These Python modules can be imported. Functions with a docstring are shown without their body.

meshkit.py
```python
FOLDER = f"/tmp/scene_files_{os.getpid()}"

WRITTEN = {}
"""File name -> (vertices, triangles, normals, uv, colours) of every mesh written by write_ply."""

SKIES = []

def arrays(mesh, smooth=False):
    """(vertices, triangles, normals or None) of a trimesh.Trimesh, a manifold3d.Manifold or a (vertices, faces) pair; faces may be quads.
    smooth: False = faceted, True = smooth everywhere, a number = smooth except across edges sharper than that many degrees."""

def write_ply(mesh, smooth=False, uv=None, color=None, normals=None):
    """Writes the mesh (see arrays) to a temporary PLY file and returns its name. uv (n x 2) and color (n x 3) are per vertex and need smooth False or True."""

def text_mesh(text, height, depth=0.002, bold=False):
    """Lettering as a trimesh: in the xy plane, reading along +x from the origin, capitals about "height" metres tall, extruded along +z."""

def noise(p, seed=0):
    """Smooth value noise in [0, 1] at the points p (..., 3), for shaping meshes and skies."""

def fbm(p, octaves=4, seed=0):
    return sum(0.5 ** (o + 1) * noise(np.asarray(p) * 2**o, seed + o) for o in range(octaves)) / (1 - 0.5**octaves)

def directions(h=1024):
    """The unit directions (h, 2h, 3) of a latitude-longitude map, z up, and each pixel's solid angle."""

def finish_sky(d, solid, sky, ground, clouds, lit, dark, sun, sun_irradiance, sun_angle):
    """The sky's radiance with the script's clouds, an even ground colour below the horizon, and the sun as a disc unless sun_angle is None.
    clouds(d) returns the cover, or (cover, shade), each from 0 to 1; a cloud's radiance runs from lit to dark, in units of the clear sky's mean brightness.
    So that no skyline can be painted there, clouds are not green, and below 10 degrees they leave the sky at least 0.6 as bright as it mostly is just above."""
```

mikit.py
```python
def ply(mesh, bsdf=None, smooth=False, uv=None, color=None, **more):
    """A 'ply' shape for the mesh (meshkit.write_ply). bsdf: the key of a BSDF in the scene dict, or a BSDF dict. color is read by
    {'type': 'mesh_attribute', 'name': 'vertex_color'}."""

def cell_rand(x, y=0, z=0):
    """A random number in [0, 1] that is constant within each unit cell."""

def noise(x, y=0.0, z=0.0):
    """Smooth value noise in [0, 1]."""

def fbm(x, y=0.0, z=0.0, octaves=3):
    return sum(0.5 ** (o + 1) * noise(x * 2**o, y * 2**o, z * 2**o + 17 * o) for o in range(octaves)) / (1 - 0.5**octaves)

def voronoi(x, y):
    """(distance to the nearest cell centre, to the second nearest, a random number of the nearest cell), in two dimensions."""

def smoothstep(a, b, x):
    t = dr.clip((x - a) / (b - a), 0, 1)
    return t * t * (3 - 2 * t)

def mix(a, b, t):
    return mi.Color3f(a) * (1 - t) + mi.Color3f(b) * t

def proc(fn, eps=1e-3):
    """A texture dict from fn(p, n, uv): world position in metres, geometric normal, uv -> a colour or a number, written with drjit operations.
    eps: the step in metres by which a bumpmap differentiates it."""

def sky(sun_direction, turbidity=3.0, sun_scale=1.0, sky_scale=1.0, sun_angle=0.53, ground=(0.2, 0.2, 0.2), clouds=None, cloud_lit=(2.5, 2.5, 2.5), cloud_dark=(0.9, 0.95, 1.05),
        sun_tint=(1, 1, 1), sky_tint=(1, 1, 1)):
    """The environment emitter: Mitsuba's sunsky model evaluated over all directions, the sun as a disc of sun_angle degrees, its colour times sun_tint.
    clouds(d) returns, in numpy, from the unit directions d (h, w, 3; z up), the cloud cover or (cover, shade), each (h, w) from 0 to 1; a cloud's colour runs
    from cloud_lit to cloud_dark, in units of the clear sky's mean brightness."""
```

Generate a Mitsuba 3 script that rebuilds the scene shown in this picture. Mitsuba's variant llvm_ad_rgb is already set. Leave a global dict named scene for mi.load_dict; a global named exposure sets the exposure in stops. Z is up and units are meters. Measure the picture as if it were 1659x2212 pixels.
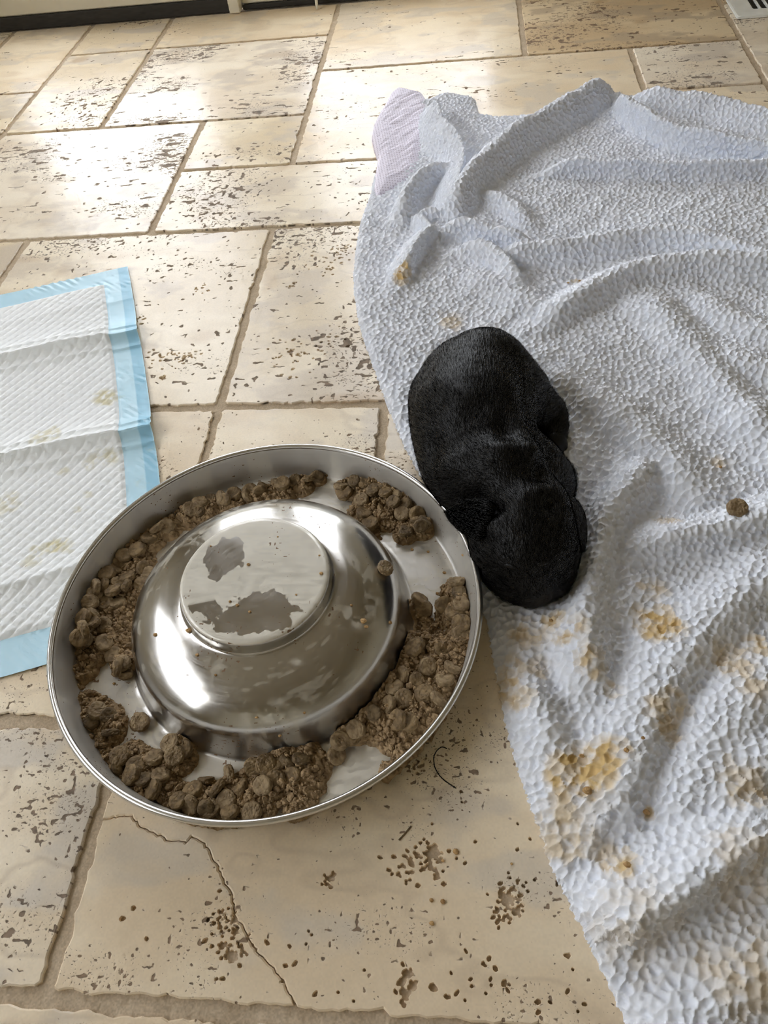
import math, random
import numpy as np, trimesh, shapely, shapely.affinity, mitsuba as mi, drjit as dr
import mapbox_earcut as earcut
import manifold3d as m3
from scipy.spatial import cKDTree
from scipy.ndimage import map_coordinates
from scipy.interpolate import PchipInterpolator
import mikit, meshkit
from mikit import noise, fbm, smoothstep, mix, cell_rand

# ---------------------------------------------------------------- camera, sky, exposure
T = mi.ScalarTransform4f
scene, labels = {}, {}
CAM = np.array([0, 0, 0.61])
FWD = np.array([-0.117158, 0.621269, -0.774789])
UP = np.array([0.004422, 0.780481, 0.625164])
scene['camera'] = {'type': 'perspective', 'fov': 54.204, 'fov_axis': 'x', 'near_clip': 0.02, 'far_clip': 100.0,
                   'to_world': T().look_at(origin=CAM.tolist(), target=(CAM + FWD).tolist(), up=UP.tolist())}
scene['sky'] = mikit.sky((-0.5, -0.55, 0.75), turbidity=3.0, sun_scale=0.0, sky_scale=1.0, ground=(0.2, 0.19, 0.17),
                         sky_tint=(1.0, 0.95, 0.88), clouds=lambda d: 0.85 * np.ones(d.shape[:2]), cloud_lit=(1.05, 1.03, 1.00), cloud_dark=(0.95, 0.96, 0.99))
exposure = 6.0
rng = np.random.default_rng(7)

# ---------------------------------------------------------------- helpers
def key(name):
    if not any(k == name or k.startswith(name + '__') for k in scene):
        return name
    i = 1
    while any(k == f'{name}_{i:03d}' or k.startswith(f'{name}_{i:03d}__') for k in scene):
        i += 1
    return f'{name}_{i:03d}'

counts = {}
def nkey(name):                       # quick numbering for names with many copies
    i = counts.get(name, 0); counts[name] = i + 1
    return name if i == 0 else f'{name}_{i:03d}'

def tag(k, label=None, cat=None, group=None, kind=None):
    d = {}
    if label: d['label'] = label
    if cat: d['category'] = cat
    if group: d['group'] = group
    if kind: d['kind'] = kind
    labels[k] = d

def box(x0, x1, y0, y1, z0, z1, bev=0.0):
    if bev:
        m = m3.Manifold.batch_hull([m3.Manifold.cube([x1 - x0 - 2 * bev, y1 - y0, z1 - z0 - 2 * bev]).translate([x0 + bev, y0, z0 + bev]),
                                    m3.Manifold.cube([x1 - x0, y1 - y0 - 2 * bev, z1 - z0 - 2 * bev]).translate([x0, y0 + bev, z0 + bev]),
                                    m3.Manifold.cube([x1 - x0 - 2 * bev, y1 - y0 - 2 * bev, z1 - z0]).translate([x0 + bev, y0 + bev, z0])])
        t = m.to_mesh(); return trimesh.Trimesh(t.vert_properties[:, :3], t.tri_verts, process=False)
    m = trimesh.creation.box([x1 - x0, y1 - y0, z1 - z0]); m.apply_translation([(x0 + x1) / 2, (y0 + y1) / 2, (z0 + z1) / 2]); return m

def rgb(*c): return {'type': 'rgb', 'value': list(c)}
def principled(col, rough, **kw):
    return {'type': 'principled', 'base_color': col if isinstance(col, dict) else rgb(*col), 'roughness': rough, **kw}
def two(b): return {'type': 'twosided', 'bsdf': b}

# ---------------------------------------------------------------- materials
def pit_field(u, v, an, dens, s0, k=1.0):
    u, v = u * k, v * k
    wu = u + 0.010 * noise(u * 45, v * 45, s0) + .0030 * noise(u * 260, v * 260, s0 + 2)
    wv = v + 0.008 * noise(u * 45, v * 45, s0 + 9) + .0030 * noise(u * 260, v * 260, s0 + 4)
    patch = smoothstep(0.38, 0.72, fbm(u * 8, v * 13, s0 + 3, 3))
    a = noise(wu * 150 / an, wv * 190, s0 + 5)
    b = noise(wu * 420, wv * 520, s0 + 6)
    c = noise(wu * 70, wv * 95, s0 + 8)
    pa = smoothstep(0.0, 0.06, a - (0.93 - dens * (0.10 + 0.24 * patch)))
    pb = smoothstep(0.0, 0.10, b - (0.96 - dens * (0.03 + 0.36 * patch))) * 0.8
    pc = smoothstep(0.0, 0.03, c - (0.972 - 0.055 * dens * patch)) * smoothstep(.3, .5, b)
    return dr.maximum(dr.maximum(pa, pb), pc), patch

def travertine(c1, c2, grey, pit, dens, an, stain, s0, k=1.0, veins=.13):
    def col(p, n, uv):
        u, v = uv.x, uv.y
        f = fbm(u * 7 + 2 * noise(u * 4, v * 4, s0), v * 15, s0 + 1, 4)
        c = mix(c1, c2, smoothstep(0.34, 0.66, f))
        g = fbm(u * 13, v * 22, s0 + 2, 4)
        c = mix(c, grey, 0.8 * smoothstep(0.52, 0.66, g))
        r = noise(u * 16 + g, v * 24, s0 + 4)
        c = mix(c, (0.42, 0.27, 0.13), stain * smoothstep(0.62, 0.9, r) * smoothstep(0.45, 0.6, f))
        line = 1 - smoothstep(0.0, 0.035, abs(fbm(u * 9, v * 17, s0 + 11, 4) - 0.5))
        c = mix(c, (0.36, 0.28, 0.20), veins * line)
        pf, patch = pit_field(u, v, an, dens, s0, k)
        c = c * (0.97 + 0.06 * noise(u * 700, v * 700, 3))
        return mix(c, mi.Color3f(pit) * (.45 + .9 * noise(u * 260, v * 260, 7)), 0.88 * pf)
    def height(p, n, uv):
        u, v = uv.x, uv.y
        pf, patch = pit_field(u, v, an, dens, s0, k)
        return -0.55 * pf + 0.28 * noise(u * 60, v * 60, 2) + 0.1 * noise(u * 300, v * 300, 6)
    def rough(p, n, uv):
        pf, patch = pit_field(uv.x, uv.y, an, dens, s0, k)
        return dr.minimum(.22 + .10 * noise(uv.x * 40, uv.y * 40, 1) + .6 * pf, .9)
    return {'type': 'bumpmap', 'arbitrary': {**mikit.proc(height, eps=4e-4)}, 'scale': 0.0009,
            'bsdf': principled(mikit.proc(col), mikit.proc(rough), specular=0.46)}

STONES = {
    'stone_cream': ((0.68, 0.55, 0.38), (0.78, 0.67, 0.50), (0.60, 0.52, 0.41), (0.17, 0.115, 0.075), 0.50, 1.5, 0.30, 1.3),
    'stone_pitted': ((0.68, 0.58, 0.45), (0.79, 0.71, 0.58), (0.55, 0.48, 0.40), (0.19, 0.14, 0.10), 0.98, 1.9, 0.25, 21.7),
    'stone_speckled': ((0.70, 0.60, 0.45), (0.80, 0.71, 0.56), (0.60, 0.52, 0.42), (0.15, 0.105, 0.07), 0.70, 1.0, 0.40, 43.1),
    'stone_rusty': ((0.54, 0.40, 0.24), (0.66, 0.53, 0.35), (0.44, 0.34, 0.23), (0.19, 0.12, 0.07), 0.75, 1.4, 0.8, 67.9),
    'stone_cloudy': ((0.64, 0.53, 0.37), (0.75, 0.65, 0.48), (0.54, 0.47, 0.38), (0.15, 0.10, 0.065), 0.62, 1.1, 0.45, 88.2),
    'stone_fine': ((0.68, 0.56, 0.40), (0.79, 0.69, 0.52), (0.60, 0.53, 0.43), (0.17, 0.11, 0.065), 0.66, 1.0, 0.45, 111.3, 2.1, .22),
    'stone_grey_veined': ((0.66, 0.55, 0.40), (0.76, 0.67, 0.52), (0.56, 0.51, 0.44), (0.16, 0.11, 0.075), 0.55, 1.2, 0.25, 131.9, 1.9, .28),
}
for k, a in STONES.items():
    scene[k] = travertine(*a)

def grout_col(p, n, uv):
    return mix((0.36, 0.28, 0.19), (0.50, 0.41, 0.30), fbm(p.x * 60, p.y * 60, 1, 3)) * (0.85 + 0.3 * noise(p.x * 900, p.y * 900, 0))
scene['grout'] = {'type': 'bumpmap', 'arbitrary': mikit.proc(lambda p, n, uv: noise(p.x * 500, p.y * 500, 2) + noise(p.x * 160, p.y * 160, 3), eps=4e-4), 'scale': 0.0006,
                  'bsdf': principled(mikit.proc(grout_col), 0.9, specular=0.2)}
scene['plaster'] = two(principled(mikit.proc(lambda p, n, uv: mix((0.50, 0.46, 0.36), (0.54, 0.50, 0.39), fbm(p.x * 3, p.y * 3, p.z * 3, 3))), 0.9))
scene['ceiling_paint'] = two(principled((0.56, 0.52, 0.43), 0.95))
scene['door_paint'] = two(principled(mikit.proc(lambda p, n, uv: mix((0.66, 0.62, 0.50), (0.72, 0.68, 0.56), fbm(p.x * 12, p.y * 12, p.z * 12, 3))), 0.4))
scene['black_rubber'] = two(principled(mikit.proc(lambda p, n, uv: mix((0.012, 0.011, 0.010), (0.03, 0.027, 0.024), fbm(p.x * 60, p.y * 60, p.z * 200, 3))), 0.55))
scene['pane_glass'] = {'type': 'thindielectric', 'int_ior': 1.5}
scene['vent_paint'] = two(principled(mikit.proc(lambda p, n, uv: mix((0.70, 0.71, 0.68), (0.76, 0.77, 0.74), noise(p.x * 60, p.y * 60, 0))), 0.35))
scene['duct_steel'] = two(principled((0.32, 0.32, 0.31), 0.5, metallic=0.6))

# ---------------------------------------------------------------- room: floor, walls, doors
X = {-3: -1.525, -2: -1.325, -1: -1.122, 0: -0.917, 1: -0.713, 2: -0.506, 3: -0.306, 4: -0.1025, 5: 0.107, 6: 0.3075, 7: 0.514, 8: 0.72, 9: 0.925}
Y = {-2: -0.363, 0: 0.0445, 1: 0.2495, 2: 0.452, 3: 0.6555, 4: 0.857, 5: 1.057, 6: 1.256, 7: 1.4465, 8: 1.6425, 9: 1.833, 10: 2.026}
WALL_Y = 2.03
VX, VY, VW, VD = 0.5265, 1.741, 0.30, 0.215
duct_hole = shapely.box(VX + .030, VY + .026, VX + VW - .030, VY + VD - .026)
scene['floor'] = mikit.ply(trimesh.creation.extrude_polygon(shapely.box(-2.0, -2.0, 2.5, 2.6).difference(duct_hole), .0468, engine='earcut').apply_translation([0, 0, -.05]), 'grout'); tag('floor', kind='structure')

def tri_poly(poly):
    rings = [np.asarray(poly.exterior.coords)[:-1]] + [np.asarray(r.coords)[:-1] for r in poly.interiors]
    v = np.vstack(rings); f = earcut.triangulate_float64(v, np.cumsum([len(r) for r in rings]).astype(np.uint32)).reshape(-1, 3)
    return v, f, rings

def slab(poly, top=0.0, bottom=-0.006, bev=0.0012):
    """A stone with a broken edge: the top cap, a small bevel and sides, holes included."""
    inner = poly.buffer(-bev)
    if inner.geom_type != 'Polygon': inner = max(inner.geoms, key=lambda g: g.area)
    inner = inner.simplify(0.0002)
    v, f, rings = tri_poly(inner)
    V, F, n = [np.c_[v, np.full(len(v), top)]], [f], len(v)
    a = v[f]; flip = np.cross(a[:, 1] - a[:, 0], a[:, 2] - a[:, 0]) < 0
    f[flip] = f[flip][:, ::-1]
    for r in rings:
        area = 0.5 * np.sum(r[:, 0] * np.roll(r[:, 1], -1) - np.roll(r[:, 0], -1) * r[:, 1])
        outer = r is rings[0]
        if (area > 0) != outer: r = r[::-1]
        e = np.roll(r, -1, 0) - np.roll(r, 1, 0); e /= np.linalg.norm(e, axis=1, keepdims=True) + 1e-12
        nrm = np.c_[e[:, 1], -e[:, 0]]
        b = bev if outer else bev * 0.3
        L = [np.c_[r, np.full(len(r), top)], np.c_[r + nrm * b, np.full(len(r), top - bev * 0.8)], np.c_[r + nrm * b, np.full(len(r), bottom)]]
        m = len(r); i = np.arange(m); j = (i + 1) % m
        V += L
        for k in range(2):
            p, q = n + k * m, n + (k + 1) * m
            F += [np.c_[p + i, q + i, q + j], np.c_[p + i, q + j, p + j]]
        n += 3 * m
    return np.vstack(V), np.vstack(F)

def rough_edge(poly, amp, seed, step=0.005):
    r = np.asarray(poly.segmentize(step).exterior.coords)[:-1]
    e = np.roll(r, -1, 0) - np.roll(r, 1, 0); e /= np.linalg.norm(e, axis=1, keepdims=True) + 1e-12
    nrm = np.c_[e[:, 1], -e[:, 0]]
    P = np.c_[r, np.full(len(r), 0.0)]
    d = amp * (1.2 * (meshkit.fbm(P * 60, 3, seed) - 0.5) + 1.1 * (meshkit.noise(P * 230, seed + 5) - 0.5)) - 1.4 * amp * np.maximum(0, meshkit.noise(P * 110, seed + 9) - 0.72) * 3
    s = -1 if shapely.LinearRing(r).is_ccw else 1
    return shapely.Polygon(r - s * nrm * d[:, None]).buffer(0)

tile_no = 0
def add_tile(x0, x1, y0, y1, stone, gx=0.0055, gy=0.0045, amp=0.0022, holes=(), cuts=None, rot=0, seed=None, label=None, dz=None):
    global tile_no
    tile_no += 1
    s = seed or tile_no * 17
    r = random.Random(s)
    q = shapely.Polygon([(x0 + gx, y0 + gy), (x1 - gx, y0 + gy), (x1 - gx, y1 - gy), (x0 + gx, y1 - gy)])
    q = rough_edge(q.buffer(-0.004).buffer(0.004), amp, s)
    if q.geom_type != 'Polygon': q = max(q.geoms, key=lambda g: g.area)
    if holes:
        q = q.difference(shapely.union_all([h for h in holes if q.buffer(-0.004).contains(h)] or [shapely.Point(9, 9).buffer(1e-4)]))
    if q.intersects(duct_hole): q = q.difference(duct_hole)
    pieces = [q]
    if cuts is not None:
        q2 = q.difference(cuts); pieces = [g for g in getattr(q2, 'geoms', [q2]) if g.area > 1e-4]
    dz = r.uniform(-0.0006, 0.0006) if dz is None else dz
    for g in pieces:
        V, F = slab(g, top=dz)
        a, b = V[:, 0] + 3.1 * (tile_no % 13), V[:, 1] + 2.3 * (tile_no % 17)
        uv = np.c_[b, a] if rot else np.c_[a, b]
        k = nkey('floor__tile')
        scene[k] = mikit.ply((V, F), stone, uv=uv)
        if label: tag(k, label)

def blob(x, y, r, seed, k=9, sq=1.0):
    rr = random.Random(seed); a0 = rr.random() * 6.28
    if sq < 1: return shapely.affinity.rotate(shapely.affinity.scale(blob(x, y, r, seed + 1, k), 1.25, sq), rr.uniform(-60, 60))
    return shapely.Polygon([(x + r * (0.45 + 0.9 * rr.random()) * math.cos(a0 + 2 * math.pi * i / k), y + sq * r * (0.45 + 0.9 * rr.random()) * math.sin(a0 + 2 * math.pi * i / k)) for i in range(k)]).buffer(0)

def cluster(centre, radius, n, rmin, rmax, seed):
    n, rmin, rmax = int(n * 2.6), rmin * .38, rmax * .52
    rr = np.random.default_rng(seed); out = []
    for i in range(n):
        d = rr.normal(0, radius * 0.5, 2)
        out.append(blob(centre[0] + d[0], centre[1] + d[1], rmin + (rmax - rmin) * rr.random() ** 2.2, seed * 100 + i, 9, rr.uniform(.4, .95)))
    u = shapely.union_all(out)
    return [g for g in getattr(u, 'geoms', [u])]

big_holes = []
for i, (c, R, n, a, b) in enumerate([*zip([(-0.0347,0.1544),(-0.0502,0.1454),(-0.0274,0.1432)], [.012]*3, [14,10,8], [.0008]*3, [.0028]*3),
                                     *zip([(0.0253,0.1254),(0.0234,0.1162),(0.0308,0.1365)], [.010]*3, [14,10,4], [.0006]*3, [.0026]*3),
                                     *zip([(-0.0482,0.0732),(-0.0467,0.0624),(-0.0287,0.0675)], [.006,.006,.002], [5,6,1], [.0012,.001,.003], [.0042,.003,.0035]),
                                     *zip([(-0.2626,0.0980),(-0.2564,0.1056),(-0.1960,0.0873),(-0.1908,0.1295),(-0.1919,0.1207),(-0.2404,0.0861),(-0.1776,0.0645)], [.0005]*7, [1]*7, [.0020,.0020,.0022,.0013,.001,.0014,.0012], [.0026,.0026,.0026,.0015,.0012,.0016,.0014]),
                                     *zip([(-0.1746,0.0802),(-0.1823,0.1007)], [.012]*2, [22,16], [.0005]*2, [.0012]*2),
                                     *zip([(-0.1093,0.1328),(-0.0446,0.2236)], [.006]*2, [8,6], [.0006]*2, [.0018]*2),
                                     *zip([(-0.0080,0.0594),(0.0174,0.0771),(-0.1263,0.0772),(0.0544,0.0685),(0.0126,0.1615),(-0.0835,0.0494)], [.03]*6, [4]*6, [.0005]*6, [.0026]*6)]):
    big_holes += cluster(c, R, n, a, b, 300 + i)
crack_pts = [(-0.3153,0.1737),(-0.3046,0.1679),(-0.2949,0.1697),(-0.2860,0.1719),(-0.2770,0.1723),(-0.2715,0.1682),(-0.2675,0.1640),(-0.2561,0.1606),(-0.2469,0.1581),(-0.2408,0.1542),(-0.2336,0.1559),(-0.2268,0.1545),(-0.2239,0.1585),(-0.2188,0.1580),(-0.2115,0.1541),(-0.2065,0.1488),(-0.2010,0.1409),(-0.1935,0.1336),(-0.1894,0.1263),(-0.1834,0.1201),(-0.1796,0.1118),(-0.1764,0.1032),(-0.1708,0.0995),(-0.1649,0.0926),(-0.1601,0.0854),(-0.1521,0.0792),(-0.1424,0.0720),(-0.1339,0.0654),(-0.1286,0.0588),(-0.1240,0.0523),(-0.1203,0.0472)]
crack_rng = np.random.default_rng(3)
fine = shapely.LineString(crack_pts).segmentize(0.003)
cc = np.asarray(fine.coords); cc = cc + crack_rng.normal(0, 0.0005, cc.shape)
crack = shapely.LineString(cc).buffer(0.00042)
mid_holes = []
for i, (c, n, R) in enumerate(zip([(-0.3731,0.7519),(-0.3929,0.7119),(-0.2517,0.9025),(-0.1910,0.7763),(-0.2222,0.7362),(-0.2122,0.9508),(-0.4083,0.7535),(-0.4604,0.8349),(-0.3886,0.9005),(-0.1851,0.9844),(-0.2433,0.7554)], [10,4,4,8,8,10,8,5,4,12,6], [.018,.004,.008,.03,.03,.03,.02,.01,.01,.02,.03])):
    mid_holes += cluster(c, R, n, .001, .0035, 700 + i)
# tiles: column and row lines are the joints; the courses run as in the photograph
P, S, Cr, Cl, Ru = 'stone_pitted', 'stone_speckled', 'stone_cream', 'stone_cloudy', 'stone_rusty'
def tile(c0, c1, r0, r1, stone, **kw): add_tile(X[c0], X[c1], Y[r0], Y[r1], stone, **kw)
tile(1, 3, 7, 9, P, label='densely pitted grey cream tile')
tile(1, 3, 9, 10, Cr); tile(0, 1, 9, 10, Cl); tile(0, 1, 7, 9, Cl); tile(-1, 0, 8, 10, Cr); tile(-3, -1, 8, 10, Cl); tile(-2, 0, 7, 8, Cl)
tile(0, 2, 5, 7, P); tile(-2, 0, 5, 7, S); tile(2, 3, 6, 7, Cl, label='small smooth grey tile')
tile(3, 5, 8, 10, Cr); tile(3, 6, 6, 8, Cr); tile(5, 7, 8, 10, Ru, label='rust brown porous tile'); tile(6, 7, 7, 8, P); tile(7, 9, 7, 9, P); tile(7, 9, 9, 10, Ru)
tile(2, 4, 5, 6, S); tile(4, 6, 5, 6, Cr); tile(6, 7, 5, 7, Cr); tile(7, 9, 5, 7, S)
tile(-1, 1, 3, 5, Cl)
tile(1, 3, 3, 5, S, gy=0.005, amp=0.0028, holes=mid_holes); tile(3, 5, 3, 5, S, gy=0.005, amp=0.0028, holes=mid_holes)
tile(5, 7, 3, 5, Cl); tile(7, 9, 3, 5, Cr)
tile(1, 3, 1, 3, 'stone_fine', gy=0.0065, amp=0.0032); tile(3, 4, 2, 3, 'stone_fine', gy=0.0065, amp=0.0028); tile(4, 6, 2, 3, 'stone_fine', gy=0.0065, amp=0.0028)
tile(1, 3, 0, 1, 'stone_grey_veined', gy=0.006, amp=0.003)
tile(3, 5, 0, 2, 'stone_fine', gy=0.0062, amp=0.003, holes=big_holes, cuts=crack, label='large cream tile with a brown crack running through it')
tile(5, 7, 0, 2, Cr); tile(6, 8, 2, 3, Cl)
tile(1, 4, -2, 0, 'stone_fine', gy=0.006, amp=0.003); tile(4, 7, -2, 0, 'stone_fine', gy=0.006, amp=0.003)

# the same courses run on past the picture's left edge
tile(-3, -1, 3, 5, Cl); tile(-3, -2, 5, 7, Cr); tile(-3, -2, 7, 8, S); tile(-2, 1, 1, 3, Cr); tile(-2, 1, 0, 1, S); tile(-2, 1, -2, 0, Cl)
# back wall with the pair of glazed doors (their bottom rails are in view), side walls, ceiling
def struct(k, mesh, m, smooth=False, kind='structure'):
    scene[k] = mikit.ply(mesh, m, smooth=smooth)
    if '__' not in k: tag(k, kind=kind)

def cut(poly_outer, holes): return shapely.Polygon(poly_outer, holes)
def wall_x(y, poly, th):           # poly in (x, z), extruded along y
    m = trimesh.creation.extrude_polygon(poly, th, engine='earcut')
    v = m.vertices.copy(); m.vertices = np.c_[v[:, 0], y + v[:, 2], v[:, 1]]; m.invert(); return m
def wall_y(x, poly, th):           # poly in (y, z), extruded along x
    m = trimesh.creation.extrude_polygon(poly, th, engine='earcut')
    v = m.vertices.copy(); m.vertices = np.c_[x + v[:, 2], v[:, 0], v[:, 1]]; return m

DX0, DXM, DX1, DTOP = -1.335, -0.555, 0.185, 2.10
LWX, RWX, FWY, CZ = -1.8, 2.3, -1.9, 2.5
struct('wall_back', wall_x(WALL_Y, cut([(LWX, 0), (DX0, 0), (DX0, DTOP), (DX1, DTOP), (DX1, 0), (RWX, 0), (RWX, CZ), (LWX, CZ)], []), 0.14), 'plaster')
WIN = (-1.25, 1.12, 0.80, 2.20)
struct('wall_left', wall_y(LWX - 0.14, cut([(FWY, 0), (WALL_Y + .14, 0), (WALL_Y + .14, CZ), (FWY, CZ)], [[(WIN[0], WIN[2]), (WIN[1], WIN[2]), (WIN[1], WIN[3]), (WIN[0], WIN[3])]]), 0.14), 'plaster')
struct('wall_right', box(RWX, RWX + 0.1, FWY, WALL_Y + .14, 0, CZ), 'plaster')
struct('wall_front', box(LWX, RWX, FWY - 0.1, FWY, 0, CZ), 'plaster')
struct('ceiling', box(LWX - .14, RWX + .1, FWY - .1, WALL_Y + .14, CZ, CZ + 0.1), 'ceiling_paint')
tag('window_1', kind='structure')
scene['window_1__pane'] = mikit.ply((np.array([[LWX - .06, WIN[0], WIN[2]], [LWX - .06, WIN[1], WIN[2]], [LWX - .06, WIN[1], WIN[3]], [LWX - .06, WIN[0], WIN[3]]]), np.array([[0, 1, 2], [0, 2, 3]])), 'pane_glass')
fr = [box(LWX - .09, LWX - .03, WIN[0], WIN[1], WIN[2], WIN[2] + .05), box(LWX - .09, LWX - .03, WIN[0], WIN[1], WIN[3] - .05, WIN[3])]
fr += [box(LWX - .09, LWX - .03, y, y + .05, WIN[2], WIN[3]) for y in (WIN[0], -.70, -.12, .46, WIN[1] - .05)]
scene['window_1__frame'] = mikit.ply(trimesh.util.concatenate(fr), 'door_paint')

def door(n, x0, x1, gx0, gx1, zb, zg, y0):
    k = f'door_{n}'; tag(k, kind='structure')
    def put(name, m, b): scene[f'{k}__{name}'] = mikit.ply(m, b)
    put('bottom_rail', box(x0, x1, y0, y0 + .045, zb, zg, .003), 'door_paint')
    put('top_rail', box(x0, x1, y0, y0 + .045, 2.0, DTOP - .004, .003), 'door_paint')
    put('stile', box(x0, gx0, y0, y0 + .045, zg, 2.0, .003), 'door_paint')
    put('stile_001', box(gx1, x1, y0, y0 + .045, zg, 2.0, .003), 'door_paint')
    put('pane', (np.array([[gx0, y0 + .022, zg], [gx1, y0 + .022, zg], [gx1, y0 + .022, 2.0], [gx0, y0 + .022, 2.0]]), np.array([[0, 1, 2], [0, 2, 3]])), 'pane_glass')
    put('weather_strip', box(x0, x1, y0 - .004, y0 + .04, 0.001, zb - .0005, .0015), 'black_rubber')
door(1, DX0 + .003, -0.570, -1.205, -0.685, 0.030, 0.155, WALL_Y - .004)
door(2, -0.540, DX1 - .003, -0.425, 0.052, 0.012, 0.135, WALL_Y + .004)
struct('trim_1', box(-0.568, -0.542, WALL_Y - .022, WALL_Y + .03, 0.002, DTOP - .004, .002), 'door_paint')
# the thin cream draught strip that hangs off the right door
strip = m3.Manifold.batch_hull([m3.Manifold.sphere(.003, 12).translate([-.3545, 1.992, .004]), m3.Manifold.sphere(.0045, 12).translate([-.3565, 2.008, .03]), m3.Manifold.sphere(.0045, 12).translate([-.357, 2.028, .11])])
scene['door_2__draught_strip'] = mikit.ply(strip, 'door_paint', smooth=40)

# ---------------------------------------------------------------- floor register, top right corner
def rounded_rect(x0, x1, y0, y1, r): return shapely.box(x0 + r, y0 + r, x1 - r, y1 - r).buffer(r)
slots = [shapely.box(VX + .040 + i * .0162, VY + .036, VX + .0485 + i * .0162, VY + VD - .036).buffer(.0012) for i in range(14)]
plate = rounded_rect(VX, VX + VW, VY, VY + VD, .007)
V_, F_ = slab(plate.difference(shapely.union_all(slots)), top=.0050, bottom=.0002, bev=.0018)
scene['floor_vent__frame'] = mikit.ply((V_, F_), 'vent_paint')
dx0, dy0, dx1, dy1 = duct_hole.bounds
scene['floor_vent__duct'] = mikit.ply(trimesh.util.concatenate([box(dx0, dx0 + .001, dy0, dy1, -.30, .0002), box(dx1 - .001, dx1, dy0, dy1, -.30, .0002), box(dx0, dx1, dy0, dy0 + .001, -.30, .0002), box(dx0, dx1, dy1 - .001, dy1, -.30, .0002), box(dx0, dx1, dy0, dy1, -.301, -.30)]), 'duct_steel')
tag('floor_vent', 'white metal floor vent with dark slots beside the porous brown tile', 'vent')

# ---------------------------------------------------------------- puppy pad
scene['pad_white'] = two({'type': 'bumpmap', 'arbitrary': mikit.proc(lambda p, n, uv: noise(p.x * 700, p.y * 700, 4) + .6 * noise(p.x * 1500, p.y * 1500, 2), eps=3e-4), 'scale': 0.00035,
                          'bsdf': principled({'type': 'mesh_attribute', 'name': 'vertex_color'}, 0.85, specular=0.2)})
scene['pad_blue'] = two(principled({'type': 'mesh_attribute', 'name': 'vertex_color'}, 0.38, specular=0.45))
def grid_faces(ny, nx):
    i, j = np.meshgrid(np.arange(ny - 1), np.arange(nx - 1), indexing='ij'); a = i * nx + j
    q = np.stack([a, a + 1, a + nx + 1, a + nx], -1).reshape(-1, 4)
    return np.vstack([q[:, [0, 1, 2]], q[:, [0, 2, 3]]])

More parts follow.
